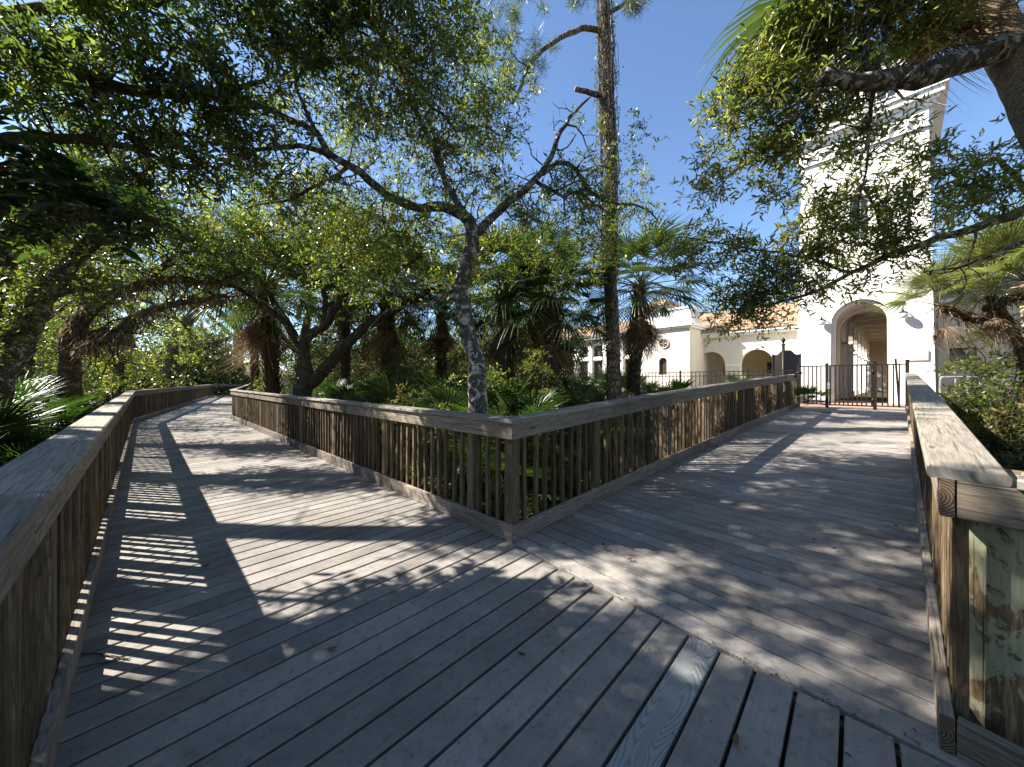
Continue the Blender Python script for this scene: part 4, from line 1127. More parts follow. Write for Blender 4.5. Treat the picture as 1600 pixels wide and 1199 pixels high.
DF=[frond_mesh('dead_frond',M['dead_frond'],22,.75,.75,130,.55,.1,.25,1.0,20+i,.013,.25,.35) for i in range(3)]
PF=[frond_mesh('frond',M['palmetto'],22,.50,.46,210,.10,.20,.38,.25,30+i,.006,.10) for i in range(4)]
def place_frond(parent, me, loc, yaw, pitch, roll=0, sc=1.):
    o=bpy.data.objects.new(me.name.split('.')[0],me); col.objects.link(o); o.parent=parent
    o.matrix_local=Matrix.Translation(loc)@Matrix.Rotation(yaw,4,'Z')@Matrix.Rotation(pitch,4,'X')@Matrix.Rotation(roll,4,'Y')@Matrix.Scale(sc,4); return o
def boots(m, z0, z1, r, lean=lambda z:(0,0), n=9, L=.26):
    "criss-cross stubs of old leaf stalks round a palm trunk"
    z=z0; a=0
    while z<z1:
        for i in range(n):
            t=a+2*math.pi*i/n; lx,ly=lean(z); c,s_=math.cos(t),math.sin(t); w=.035
            l=L*random.uniform(.7,1.3); o=random.uniform(.30,.6)
            p0=Vector((lx+c*r*.85,ly+s_*r*.85,z)); p1=p0+Vector((c*o*l,s_*o*l,l)); e=Vector((-s_,c,0))
            q=lambda p,w,d:[tuple(p-e*w),tuple(p+Vector((c,s_,0))*d),tuple(p+e*w),tuple(p-Vector((c,s_,0))*d)]
            m.hexa(q(p0,w*1.5,.02),q(p1,w*.6,.008),0)
        z+=.115; a+=.37
def palm(base, top, label, nf=20, nd=10, sc=1., r=.13, booted=True, live=FR, pitch=(-.35,1.15), gy=None, group='cabbage palms of the undergrowth', name='cabbage_palm', trunkmat='palm_trunk', path=None, skirt=(-1.5,-.9), rad=None):
    root=empty(name,base,0,label,'palm',group); b=Vector(base); h=Vector(top)-b
    m=MB()
    if path is None: pts,rr=smooth_path([(0,0,-.2),tuple(h*.5+Vector((random.gauss(0,.05),random.gauss(0,.05),0))),tuple(h)],[r*1.25,r,r*.95],.2,.008)
    else: pts,rr=smooth_path([Vector(p)-b for p in path],rad,.12,.004)
    m.tube(pts,rr,14,.05)
    m.build('trunk',M[trunkmat],root)
    if booted:
        mm=MB(); boots(mm,max(.2,h.z*.25),h.z,r,lambda z:(h.x*z/max(h.z,.1),h.y*z/max(h.z,.1))); mm.build('leaf_bases',M['palm_trunk'],root)
    ga=2.399; y0=random.uniform(0,6)
    for i in range(nf):
        f=i/max(1,nf-1); p=pitch[1]+(pitch[0]-pitch[1])*f+random.gauss(0,.10)
        place_frond(root,random.choice(live),h+Vector((0,0,.12-.3*f)),y0+i*ga,p,random.gauss(0,.15),sc*random.uniform(.85,1.12))
    for i in range(nd):
        place_frond(root,random.choice(DF),h+Vector((0,0,-.15-.25*random.random())),y0+i*ga*1.03,random.uniform(*skirt),random.gauss(0,.3),sc*random.uniform(.8,1.1))
    return root
def gpt(px,Y): 
    x=(px-800)/F*Y; return Vector((x,Y,gzf(x,Y)))

palm(gpt(432,10.6),P(415,448,10.6),'cabbage palm with a rusty brown skirt of dead fronds near the path bend',32,26,1.31,.17)
palm(gpt(610,10.5),P(604,462,10.5),'dark cabbage palm standing between the forked oak and the white-patched oak',32,22,1.25)
palm(gpt(792,9.),P(788,455,9.0),'cabbage palm just right of the white-patched oak trunk',34,28,1.12,.15)
palm(gpt(868,8.6),P(862,478,8.6),'cabbage palm with shaggy stalk stubs left of the pine',30,30,1.1,.16)
palm(gpt(985,10.5),P(1000,448,10.5),'cabbage palm directly behind the pine trunk, drooping grey fronds to the house',36,34,1.2,.15)
palm(gpt(838,12.),P(842,436,12.),'taller dark cabbage palm in front of the house windows',32,24,1.25,.14)
palm(gpt(540,13),P(535,415,13),'cabbage palm half hidden behind the limbs of the forked oak',30,20,1.31)
palm(gpt(690,12.5),P(690,470,12.5),'small cabbage palm in the shade behind the white-patched oak',28,20,1.19)
palm(gpt(400,16),P(396,470,16.),'slender cabbage palm over the bend of the left walkway',28,22,1.19,.10)
# big leaning palm at the right
pth=[P(1745,700,3.5),P(1680,480,3.5),P(1652,260,3.55),P(1611,150,3.6),P(1576,80,3.7),P(1528,10,3.85),P(1478,-55,4.0)]
big=palm(tuple(P(1745,760,3.5)),tuple(P(1470,-62,4.0)),'thick leaning palm trunk at the right with its crown above the photo, dead fronds hanging',0,0,1,.15,False,FR,group='tall palms',path=pth,rad=[.20,.18,.165,.16,.165,.18,.17],trunkmat='palm_wood')
hb=Vector(P(1470,-62,4.0))-big.location
for i in range(18):
    place_frond(big,random.choice(FR),hb+Vector((0,0,.1)),i*2.399,.95-1.2*i/17,random.gauss(0,.2),1.05)
for yaw,p,s_ in ((1.50,.0,1.60),(1.62,-.12,1.48),(1.72,-.25,1.35),(1.28,-.15,1.3),(2.3,-.3,1.1)):
    place_frond(big,random.choice(FR),hb+Vector((0,0,0)),yaw,p,0,s_)
for i in range(24): place_frond(big,random.choice(DF),hb+Vector((random.uniform(-.05,.1),random.uniform(-.1,.1),-.05-.15*random.random())),.9+i*2.399,random.uniform(-1.55,-1.1),random.gauss(0,.3),random.uniform(.55,.85))

# sunlit fan palm by the tower
fb=P(1615,640,5.6); fb.z=gzf(fb.x,fb.y)
fp=empty('fan_palm',fb,0,'sunlit fan palm with forked shaggy trunks right of the tower','palm'); iv=-fb
m=MB()
heads=[(P(1545,455,5.4),[P(1612,650,5.6),P(1600,560,5.6),P(1572,500,5.5),P(1545,462,5.4)]),
       (P(1468,478,5.5),[P(1545,492,5.4),P(1525,498,5.4),P(1500,490,5.45),P(1468,482,5.5)]),
       (P(1606,440,5.2),[P(1545,485,5.4),P(1570,470,5.35),P(1600,462,5.3),P(1625,455,5.2)])]
for h,pp in heads:
    a,q=smooth_path([p+iv for p in pp],[.075,.07,.065,.055],.06,.006); m.tube(a,q,9,.12)
m.build('trunk',M['palm_trunk'],fp)
lm=Leaves()
for h,pp in heads:
    for _ in range(260):
        i=random.randrange(len(pp)-1); q=pp[i].lerp(pp[i+1],random.random())+iv
        lm.add(np.array([tuple(q)])+rng.normal(0,.04,(1,3)),np.array([[random.gauss(0,.7),random.gauss(0,.7),random.gauss(-.5,.6)]]),rng.normal(0,1,(1,3)),random.uniform(.06,.20),.016,random.random())
lm.build('fibre',M['dead_frond'],fp)
for hi,(h,pp) in enumerate(heads):
    for i in range((19,9,14)[hi]):
        place_frond(fp,random.choice(BF),h+iv,i*2.399+hi,1.50-1.40*i/(19,9,14)[hi]+random.gauss(0,.12),random.gauss(0,.45),random.uniform(.85,1.15)*(1.08,.80,1.1)[hi])
    for i in range(4): place_frond(fp,random.choice(DF),h+iv+Vector((0,0,-.05)),i*2.399,random.uniform(-1.4,-.5),random.gauss(0,.3),random.uniform(.4,.6))
# ------------------------------------------------------------------ saw palmettos
def make_palmetto(n,sc,seed):
    rs=random.Random(seed); out=[]
    for i in range(n):
        f=i/n; out.append((rs.randrange(4),i*2.399+rs.gauss(0,.2),1.25-1.15*f+rs.gauss(0,.12),rs.gauss(0,.25),sc*rs.uniform(.75,1.2),Vector((rs.gauss(0,.05),rs.gauss(0,.05),rs.uniform(0,.12)))))
    return out
def merged(specs,name):
    vs=[];fs=[];ts=[];o=0
    for (k,yaw,p,roll,s_,loc) in specs:
        me=PF[k]; v=np.zeros(len(me.vertices)*3); me.vertices.foreach_get('co',v); v=v.reshape(-1,3)
        mat=np.array(Matrix.Translation(loc)@Matrix.Rotation(yaw,4,'Z')@Matrix.Rotation(p,4,'X')@Matrix.Rotation(roll,4,'Y')@Matrix.Scale(s_,4))
        v=v@mat[:3,:3].T+mat[:3,3]; f=np.zeros(len(me.loops),int); me.loops.foreach_get('vertex_index',f); t=np.zeros(len(me.polygons)); me.attributes['tint'].data.foreach_get('value',t)
        vs.append(v); fs.append(f.reshape(-1,4)+o); ts.append(np.clip(t+random.gauss(0,.12),0,1)); o+=len(v)
    return fast_mesh(name,np.concatenate(vs),np.concatenate(fs),np.concatenate(ts),M['palmetto'])
PS=[make_palmetto(13,1.,i) for i in range(4)]; PM=[merged(p,'saw_palmetto') for p in PS]
def palmetto(x,y,sc,label,group,parts=False,dz=0):
    rz=random.uniform(0,6.28); z=gzf(x,y)+dz; k=random.randrange(4)
    if parts:
        root=empty('saw_palmetto',(x,y,z),rz,label,'palmetto',group); root.scale=(sc,)*3
        for (kk,yaw,p,roll,s_,loc) in PS[k]: place_frond(root,PF[kk],loc,yaw,p,roll,s_)
    else:
        o=bpy.data.objects.new('saw_palmetto',PM[k]); col.objects.link(o); o.location=(x,y,z); o.rotation_euler=(0,0,rz); o.scale=(sc,)*3; tag(o,label,'palmetto',group)
GL='saw palmettos left of the left walkway'; GM='saw palmettos inside the fork of the boardwalk'; GR='saw palmettos right of the ramp'
LL='green saw palmetto growing in the undergrowth left of the left walkway'; LMd='green saw palmetto growing inside the fork of the boardwalk'; LR='saw palmetto on the slope right of the ramp'
def in_mid(x,y):
    p=Vector((x,y-3.05,0)); return p.dot(NA)>.75 and p.dot(NB)<-.75
pts=[]
def far_enough(x,y,d): 
    for a,b in pts:
        if (a-x)**2+(b-y)**2<d*d: return False
    pts.append((x,y)); return True
n=0; tries=0
while n<120 and tries<6000:
    tries+=1; s=random.uniform(-1,17); t=-3.35-abs(random.gauss(0,1))*2.2
    p=ST(s,t)
    if p.y<.8 or not far_enough(p.x,p.y,.5): continue
    sc=random.uniform(1.05,1.6)*(.62 if t>-4.0 else 1.)*(.8 if p.y<5 else 1); palmetto(p.x,p.y,sc,LL,GL,(p.length<8.5),.3*min(1,max(0,-t-3.8))); n+=1
n=0; tries=0
while n<105 and tries<8000:
    tries+=1; x=random.uniform(-9,7); y=random.uniform(4.5,15)
    if not in_mid(x,y) or not far_enough(x,y,.58): continue
    p=Vector((x,y-3.05,0)); near=min(p.dot(NA),-p.dot(NB))
    if p.dot(B)>10.8: continue
    if -p.dot(NB)<4 and p.dot(B)>4.5 and random.random()<.75: continue
    sc=random.uniform(1.05,1.55)*(.55 if near<1.2 else 1.)*(.8 if x>1.5 else 1); palmetto(x,y,sc,LMd,GM,(math.hypot(x,y)<7.5),.35*min(1,max(0,near-1.1))); n+=1
n=0; tries=0
while n<26 and tries<4000:
    tries+=1; u=random.uniform(-.3,11.5); v=WID+.75+abs(random.gauss(0,1))*1.6; p=UV(u,v)
    if not far_enough(p.x,p.y,.6): continue
    palmetto(p.x,p.y,random.uniform(.55,.95),LR,GR,(p.length<6)); n+=1
for px,Y,sc,lab in ((1195,14.6,1.3,'bright fan-leaved palmetto beside the notice board beyond the picket fence'),(1150,15.6,1.05,'bluish palmetto at the porch arches beyond the picket fence'),(1262,11.3,.8,'yellowish palmetto squeezed between the gate and the ramp railing')):
    p=gpt(px,Y); palmetto(p.x,p.y,sc,lab,'palmettos near the gate',True,.1)

# ------------------------------------------------------------------ trees
def limb(*q): return [P(*a[:3]) for a in q],[a[3] for a in q]
# 1 white-patched oak behind the corner
l1=[limb((750,668,5.2,.172),(746,610,5.2,.142),(742,560,5.2,.129),(729,505,5.2,.116),(721,455,5.2,.107),(731,405,5.2,.101),(738,362,5.2,.099),(724,335,5.2,.086),(690,324,5.15,.073),(640,322,5.1,.065),(592,296,5.0,.057),(550,262,4.9,.052),(512,240,4.8,.046),(494,205,4.7,.041),(445,182,4.6,.036),(385,156,4.5,.028),(335,128,4.4,.019)),
    limb((736,366,5.2,.086),(765,345,5.25,.062),(800,312,5.35,.057),(835,283,5.45,.050),(860,245,5.5,.041),(876,205,5.6,.034),(900,175,5.7,.026),(922,152,5.8,.017)),
    limb((832,285,5.45,.039),(870,258,5.6,.039),(900,266,5.7,.036),(922,300,5.8,.031),(955,318,6.,.026),(1000,322,6.2,.017),(1030,350,6.3,.009)),
    limb((835,283,5.45,.030),(880,308,5.5,.026),(905,302,5.6,.019),(960,340,5.8,.012)),
    limb((730,342,5.2,.065),(700,290,5.2,.047),(682,245,5.2,.043),(660,195,5.15,.036),(640,150,5.1,.031),(628,110,5.0,.024),(600,60,4.9,.015)),
    limb((512,240,4.8,.039),(470,228,4.8,.033),(420,232,4.75,.028),(380,240,4.7,.024),(340,262,4.7,.015)),
    limb((545,262,4.9,.030),(500,285,4.9,.024),(460,310,4.9,.019),(400,320,4.9,.012)),
    limb((690,250,5.2,.026),(668,180,5.3,.024),(690,175,5.3,.022),(712,205,5.35,.019),(760,195,5.5,.012)),
    limb((722,450,5.2,.034),(690,462,5.3,.026),(660,480,5.4,.017),(620,478,5.4,.010)),
    limb((494,205,4.7,.026),(465,140,4.7,.022),(470,110,4.7,.017),(520,40,4.7,.012))]
tree('oak_tree','oak with a white-patched trunk rising behind the corner of the railing','tree',gpt(748,5.2)-Vector((0,0,.1)),l1,
  [(520,130,4.8,150,100,.9,58),(620,90,4.9,150,90,.9,60),(640,190,5.1,110,90,.8,44),(735,200,5.4,85,90,.7,34),(770,140,5.6,70,60,.6,20),(840,335,5.6,120,60,.8,44),(905,290,5.7,70,50,.6,16),(470,300,4.9,110,60,.8,36),(600,350,5.2,130,60,.8,44),(700,262,5.3,60,60,.5,16),(400,270,4.8,100,70,.8,30),(860,395,5.9,110,40,.8,26),(1000,335,6.1,35,60,.3,8),(690,420,5.5,80,50,.6,22),(560,420,5.5,90,50,.6,26),(560,30,4.7,150,50,.8,40),(680,60,5.,90,60,.6,26),(745,55,5.2,40,60,.4,10),(620,260,7.4,120,80,.9,16),(730,310,7.6,110,70,.8,8),(520,210,7.,110,80,.9,18)],
  'oak_leaf','oak_bark',.36,7,9,.088,.026,tint=(.58,.27),bare=70,group='oaks of the hammock')
# 2 pine
pb=gpt(958,8.2)
pl=[limb((960,660,8.2,.176),(959,600,8.2,.163),(957,500,8.2,.150),(953,400,8.2,.142),(956,250,8.2,.129),(948,120,8.2,.125),(945,0,8.2,.116),(944,-150,8.2,.103),(948,-320,8.2,.077),(946,-450,8.2,.043)),
    limb((946,52,8.2,.055),(915,44,8.1,.06),(875,60,7.9,.05),(840,86,7.8,.045),(822,112,7.7,.04),(812,142,7.65,.035),(800,162,7.6,.028)),
    limb((950,152,8.2,.06),(925,146,8.1,.055),(898,139,8.0,.048)),
    limb((946,25,8.2,.05),(970,10,8.1,.04),(985,0,8.05,.03),(1010,-30,8.,.02)),
    limb((826,105,7.75,.02),(810,95,7.7,.016),(790,70,7.6,.012),(770,40,7.55,.01)),
    limb((944,-120,8.2,.05),(900,-150,8.1,.035),(840,-120,7.9,.02),(810,-60,7.8,.012)),
    limb((945,-200,8.2,.05),(1000,-240,8.2,.035),(1070,-220,8.2,.02)),limb((946,-330,8.2,.04),(880,-370,8.,.02))]
pine=tree('pine_tree','tall straight pine with flaky reddish bark and vines, right of centre','tree',pb,pl,None,'needle','pine_bark',wob=.006,sides=18)
lv=Leaves(); pi=np.array(tuple(-pb))
def tufts(cs,n=100,L=.21,W=.009):
    for c in cs:
        d=rng.normal(0,1,(n,3)); d=unit(d)+np.array([0,0,-.15]); p=np.array(tuple(c))+pi+rng.normal(0,.05,(n,3))
        lv.add(p,d,rng.normal(0,1,(n,3)),L*rng.uniform(.7,1.2,n),W,rng.normal(.5,.25,n))
tf=[P(px+random.gauss(0,9),py+random.gauss(0,9),7.7+random.gauss(0,.2)) for px,py,k in ((790,65,4),(775,35,4),(800,20,3),(838,72,3),(815,95,3),(830,125,2),(838,95,2),(780,130,3),(795,105,3),(765,95,3),(905,5,4),(990,12,4),(1010,5,3),(760,60,3),(820,0,4),(745,10,3)) for _ in range(k)]
tf+=[P(random.uniform(760,1120),random.uniform(-420,-60),8.1+random.gauss(0,.5)) for _ in range(110)]
tufts(tf); lv.build('crown',M['needle'],pine)
# vines on the pine
vn=empty('climbing_vine',pb,0,'thin leafy vine climbing the pine trunk','vine'); lv=Leaves(); vm=MB()
for k in range(16):
    y0=random.uniform(640,300); pts_=[]; ang=random.uniform(0,6.28)
    for i in range(26):
        py=y0-i*random.uniform(10,26)*.9; c=P(957-(600-py)*.02,py,8.2); rr=.165 if random.random()<.8 else .27; ang+=random.gauss(.1,.25)
        pts_.append(c+Vector((math.cos(ang)*rr,math.sin(ang)*rr,0)))
    a,q=smooth_path([p-pb for p in pts_],[.006]*len(pts_),.15,.01); vm.tube(a,q,4)
    for p in a:
        if random.random()<(.75 if p.z<4.6 else .25):
            nn=random.randrange(2,6); lv.add(np.array([tuple(p)])+rng.normal(0,.06,(nn,3)),rng.normal(0,1,(nn,3)),rng.normal(0,1,(nn,3)),rng.uniform(.05,.1,nn),.03,rng.normal(.5,.25,nn))
for (px,py,n,s_) in ((925,200,5,20),(985,200,6,14),(950,300,10,24),(985,250,5,18),(930,350,8,20),(955,380,8,25),(1000,330,6,25)):
    cs=np.array([tuple(P(random.gauss(px,s_),random.gauss(py,s_),8.1+random.gauss(0,.2))-pb) for _ in range(n)]); sprays(lv,None,cs,.25,5,8,.085,.03,tint=(.45,.25))
vm.build('stem',M['twig'],vn); lv.build('foliage',M['oak_leaf'],vn)
# 3 forked oak in the middle
l3=[limb((470,640,9.,.255),(473,612,9.,.212),(481,588,9.,.178),(476,552,9.,.128),(482,526,8.9,.115),(510,506,8.8,.102),(525,482,8.8,.093),(545,453,8.8,.085),(575,436,8.7,.072),(615,425,8.6,.051),(660,400,8.5,.034)),
    limb((482,600,9.,.170),(510,575,9.,.145),(548,532,9.,.128),(585,502,9.1,.111),(625,480,9.2,.093),(668,456,9.3,.072),(705,438,9.4,.051),(740,400,9.5,.030)),
    limb((545,453,8.8,.043),(550,430,8.8,.060),(528,412,8.8,.051),(535,398,8.8,.047),(555,385,8.8,.038),(575,350,8.8,.025)),
    limb((506,508,8.8,.060),(508,465,8.9,.064),(497,440,8.9,.060),(480,425,8.9,.051),(485,408,8.9,.043),(470,380,8.9,.025)),
    limb((476,560,9.,.076),(440,500,8.9,.068),(400,470,8.8,.051),(350,440,8.7,.034),(310,430,8.6,.017))]
tree('oak_tree','gnarled oak forking low into two leaning limbs, left of centre','tree',gpt(474,9.),l3,
  [(545,390,8.6,110,50,1.,50),(450,400,8.6,90,50,1.,40),(640,415,8.9,90,50,1.,40),(715,390,9.4,70,50,.8,24),(390,370,8.5,100,50,1.,40),(330,410,8.5,70,40,.8,20),(560,340,8.6,120,50,1.,36),(640,470,9.3,60,30,.6,8),(430,330,8.5,110,50,1,36)],
  'oak_leaf','oak_dark',.42,8,10,.095,.032,tint=(.55,.28),bare=90,barelen=.9,group='oaks of the hammock',moss=[([P(476,552,9.),P(510,506,8.8),P(575,436,8.7)],40,.25,.07),([P(440,500,8.9),P(350,440,8.7)],60,.3,.1)])
# 4 leaning white trunk at the left edge
l4=[limb((-22,640,5.6,.221),(-5,590,5.6,.204),(20,555,5.6,.170),(45,515,5.6,.149),(65,470,5.65,.140),(88,435,5.7,.128),(112,408,5.8,.111),(150,360,6.,.085),(180,300,6.2,.068),(190,230,6.4,.051)),
    limb((-5,585,5.6,.128),(-20,500,5.5,.128),(0,430,5.5,.128),(18,380,5.5,.119),(25,330,5.5,.102),(20,250,5.5,.076)),
    limb((66,468,5.65,.060),(120,452,5.7,.043),(170,460,5.8,.025)),
    limb((112,408,5.8,.051),(200,360,5.9,.043),(280,340,6.,.025))]
tree('oak_tree','leaning oak with a white lichened trunk at the left edge of the photo','tree',gpt(-15,5.6)-Vector((0,0,.1)),l4,
  [(60,420,5.6,80,50,.7,20),(140,370,5.9,100,50,.8,34),(30,330,5.6,90,70,.8,30),(220,330,6.,110,60,.9,40),(40,470,5.4,50,40,.4,12),(160,270,6.,130,60,.9,40),(300,340,6.1,60,50,.6,18),(20,530,5.4,40,30,.3,8),(150,455,5.8,40,25,.3,8)],
  'oak_leaf','oak_bark',.36,8,9,.085,.028,tint=(.58,.28),bare=50,group='oaks of the hammock')
# 5 mossy arching oak
l5=[limb((110,620,8.,.204),(108,560,8.,.170),(112,520,8.,.150),(140,487,8.,.136),(185,458,8.,.116),(235,441,8.,.099),(290,437,8.1,.075),(335,442,8.2,.054),(380,425,8.3,.034)),
    limb((112,530,8.,.109),(160,520,8.1,.102),(190,515,8.2,.095),(215,493,8.2,.088),(260,478,8.2,.075),(310,470,8.3,.061),(350,462,8.4,.041)),
    limb((108,560,8.,.109),(130,540,7.9,.095),(165,530,7.9,.082),(200,520,8.,.054)),
    limb((235,441,8.,.048),(270,400,8.,.041),(300,350,8.,.027)),limb((140,487,8.,.068),(100,430,8.,.054),(80,370,8.,.034))]
tree('oak_tree','dark oak with long arching limbs shaggy with brown moss, left','tree',gpt(110,8.),l5,
  [(200,420,8.,120,40,.9,34),(310,400,8.2,80,50,.8,30),(90,400,8.,90,50,.9,34),(170,490,8.4,100,30,.8,16),(380,440,8.4,50,40,.5,14),(250,350,8.2,130,50,1.,44),(60,500,8.4,60,40,.6,14),(130,330,8.2,110,50,1,34)],
  'oak_leaf','moss_bark',.42,8,9,.095,.032,tint=(.55,.28),bare=150,barelen=1.,group='oaks of the hammock',moss=[([P(112,520,8.),P(140,487,8.),P(185,458,8.),P(235,441,8.),P(335,442,8.2)],900,.20,.10),([P(112,530,8.),P(190,515,8.2),P(260,478,8.2),P(350,462,8.4)],900,.22,.11),([P(130,540,7.9),P(200,520,8.)],300,.35,.12)])
# 6 oak further along the walk
l6=[limb((265,620,22.,0.510),(268,585,22.,0.450),(276,545,22.,0.405),(288,510,22.,0.375),(300,495,22.,0.300),(320,470,22.,0.225),(345,440,22.,0.150),(360,400,22,.06)),
    limb((276,580,22.,0.240),(295,560,22.,0.255),(318,543,22.,0.225),(345,533,22.1,.12),(375,520,22.2,.07)),limb((288,510,22,.14),(250,480,22,.12),(210,465,22,.08))]
tree('oak_tree','two-stemmed oak on the left beside the far railing of the left walkway','tree',gpt(262,22.),l6,
  [(300,440,22.,90,40,1.2,40),(370,490,22.2,50,40,.8,20),(220,450,22.,90,40,1.2,34),(340,390,22,100,40,1.2,40),(250,520,22.6,60,30,.8,14),(140,440,22.,100,50,1.2,34)],
  'oak_leaf','moss_bark',.6,10,11,.17,.06,tint=(.62,.28),group='oaks of the hammock',moss=[([P(276,545,22.),P(300,495,22.),P(345,440,22.)],90,.3,.12)])
# 7 overhanging canopy tree at the upper left (trunk beyond the left edge)
l7=[limb((-560,900,4.2,.28),(-540,600,4.2,.25),(-420,300,4.2,.21),(-250,120,4.2,.16),(-80,60,4.2,.12),(80,100,4.2,.09),(200,140,4.2,.06),(330,150,4.3,.035),(420,120,4.4,.02)),
    limb((-420,300,4.2,.12),(-300,260,4.1,.1),(-120,230,4.1,.08),(60,215,4.15,.06),(180,225,4.2,.04),(280,260,4.3,.02)),
    limb((-80,60,4.2,.08),(60,10,4.3,.06),(200,10,4.35,.05),(340,-20,4.4,.04),(480,0,4.5,.02)),
    limb((-540,600,4.2,.16),(-600,200,3.6,.14),(-560,-100,3.,.1),(-500,-300,2.6,.06))]
ex=[]  # extra leaf clumps out of view, placed to throw shade on the deck
for (x,y,z,rx,ry,rz_,n) in ((-6.2,1.5,5.0,1.3,.75,.9,120),(-5.2,2.0,5.8,.9,.6,.8,70),(-4.4,1.5,4.6,.9,.5,.7,50),(-7.4,1.7,4.4,1.2,.7,.9,80),(-4.6,2.2,5.4,1.1,.45,.7,50),(-4.2,4.2,6.6,1.6,1.0,.6,70),(-2.6,4.6,7.4,1.5,1.0,.6,40),(-6.3,2.7,5.5,.9,.45,.4,70),(-6.4,2.25,5.0,.9,.4,.7,50),(-5.4,2.1,4.0,.7,.3,.5,36),(-4.6,3.15,5.7,1.0,.5,.5,40)):
    q=rng.normal(0,1,(n,3)); q=unit(q)*rng.uniform(0,1,(n,1))**.4; ex.append(np.array([x,y,z])+q*np.array([rx,ry,rz_]))
tree('canopy_tree','dark broad canopy of glossy leaves overhanging the upper left','tree',tuple(P(-560,940,4.2)),l7,
  [(90,60,4.2,150,80,.6,30),(290,60,4.3,150,80,.6,30),(450,40,4.4,110,60,.5,27),(190,170,4.2,150,70,.6,26),(340,180,4.4,120,70,.5,32),(60,150,4.2,90,70,.5,24),(560,15,4.5,110,40,.5,19),(240,270,4.3,120,60,.5,20),(660,-20,4.6,120,40,.5,16)],
  'shade_leaf','oak_dark',.32,7,9,.108,.031,True,tint=(.46,.28),bare=40,extra=np.concatenate(ex),group='canopy trees')
# 8 near plant with feathered leaves at the left edge
l8=[limb((-420,1100,2.9,.05),(-380,700,2.9,.045),(-300,420,2.85,.038),(-150,300,2.8,.03),(-20,275,2.75,.022),(80,290,2.75,.016),(170,320,2.8,.010),(240,345,2.85,.006)),
    limb((-150,300,2.8,.02),(-60,230,2.75,.016),(40,235,2.75,.012),(120,265,2.8,.007)),limb((-300,420,2.85,.02),(-100,390,2.8,.014),(30,365,2.8,.008))]
tree('feathery_shrub','near dark green branch with feathered leaflets jutting in at the left edge','shrub',tuple(P(-420,1150,2.9)),l8,
  [(30,225,2.7,50,35,.2,7),(90,290,2.75,70,40,.25,12),(170,320,2.8,60,36,.25,9),(235,348,2.85,40,22,.2,5),(20,310,2.7,60,50,.25,10),(-60,300,2.75,70,90,.3,12),(110,340,2.8,90,25,.2,6)],
  'pinnate_leaf','twig',.30,3,10,.115,.040,True,tint=(.5,.3),flat=.35,pinnate=True,twig_r=.0022)
# 9 oak limb crossing the upper right
l9=[limb((1900,900,4.3,.22),(1860,400,4.2,.2),(1800,100,4.,.19),(1700,40,3.8,.16),(1640,50,3.7,.135),(1590,68,3.65,.125),(1530,88,3.6,.118),(1480,104,3.6,.110),(1438,120,3.6,.112),(1400,122,3.6,.098),(1362,128,3.6,.085),(1320,122,3.6,.075),(1283,116,3.6,.066)),
    limb((1360,122,3.6,.03),(1352,70,3.65,.026),(1365,20,3.7,.022),(1390,-40,3.75,.015)),limb((1362,118,3.6,.025),(1378,60,3.6,.02),(1392,0,3.6,.014)),
    limb((1320,118,3.6,.03),(1270,80,3.8,.022),(1220,100,4.,.018),(1170,150,4.2,.012),(1120,180,4.3,.006)),
    limb((1300,120,3.6,.03),(1240,190,4.,.02),(1190,240,4.2,.014),(1130,280,4.3,.007)),
    limb((1368,130,3.6,.02),(1358,200,3.8,.016),(1352,270,4.,.010),(1340,330,4.1,.006)),
    limb((1860,400,4.2,.10),(1720,320,4.2,.08),(1620,325,4.3,.065),(1545,350,4.3,.055),(1470,372,4.35,.045),(1400,395,4.4,.036),(1330,425,4.5,.028),(1260,462,4.7,.02),(1180,480,4.9,.012),(1110,470,5.,.006)),
    limb((1620,325,4.3,.035),(1560,250,4.4,.028),(1500,280,4.6,.02),(1440,300,4.8,.01)),
    limb((1640,360,4.2,.03),(1560,395,4.2,.02),(1500,420,4.3,.012),(1440,425,4.4,.006)),
    limb((1400,395,4.4,.02),(1370,330,4.4,.016),(1345,290,4.4,.01)),
    limb((1330,425,4.5,.02),(1240,400,4.7,.016),(1150,385,4.9,.012),(1060,370,5.,.006))]
tree('oak_tree','oak reaching in from the right with a thick broken limb, sprays over the tower','tree',tuple(P(1900,950,4.3)),l9,
  [(1265,60,3.9,75,60,.4,37),(1330,40,3.8,110,60,.4,43),(1210,130,4.,90,60,.4,37),(1300,175,4.,80,50,.4,24),(1140,165,4.2,50,50,.3,11),(1150,240,4.2,70,40,.3,14),(1230,215,4.1,60,40,.3,16),(1420,30,3.7,70,40,.3,16),(1110,290,4.3,40,20,.2,4),(1200,300,4.2,30,15,.2,4),(1370,235,4.2,80,50,.3,13),(1440,270,4.3,70,60,.3,13),(1345,320,4.3,90,50,.4,22),(1300,385,4.5,90,40,.4,17),(1400,370,4.3,65,50,.4,21),(1540,300,4.2,70,50,.3,21),(1550,240,4.2,50,50,.3,8),(1130,410,4.9,80,40,.4,22),(1190,460,4.9,70,40,.4,27),(1070,390,5.,50,40,.3,9),(1240,410,4.7,60,40,.4,21),(1150,500,4.95,40,25,.3,9),(1310,445,4.5,60,15,.3,8),(1270,340,4.4,40,60,.3,11)],
  'oak_leaf','oak_bark',.30,6,8,.088,.023,True,tint=(.68,.26),bare=40,group='oaks of the hammock')

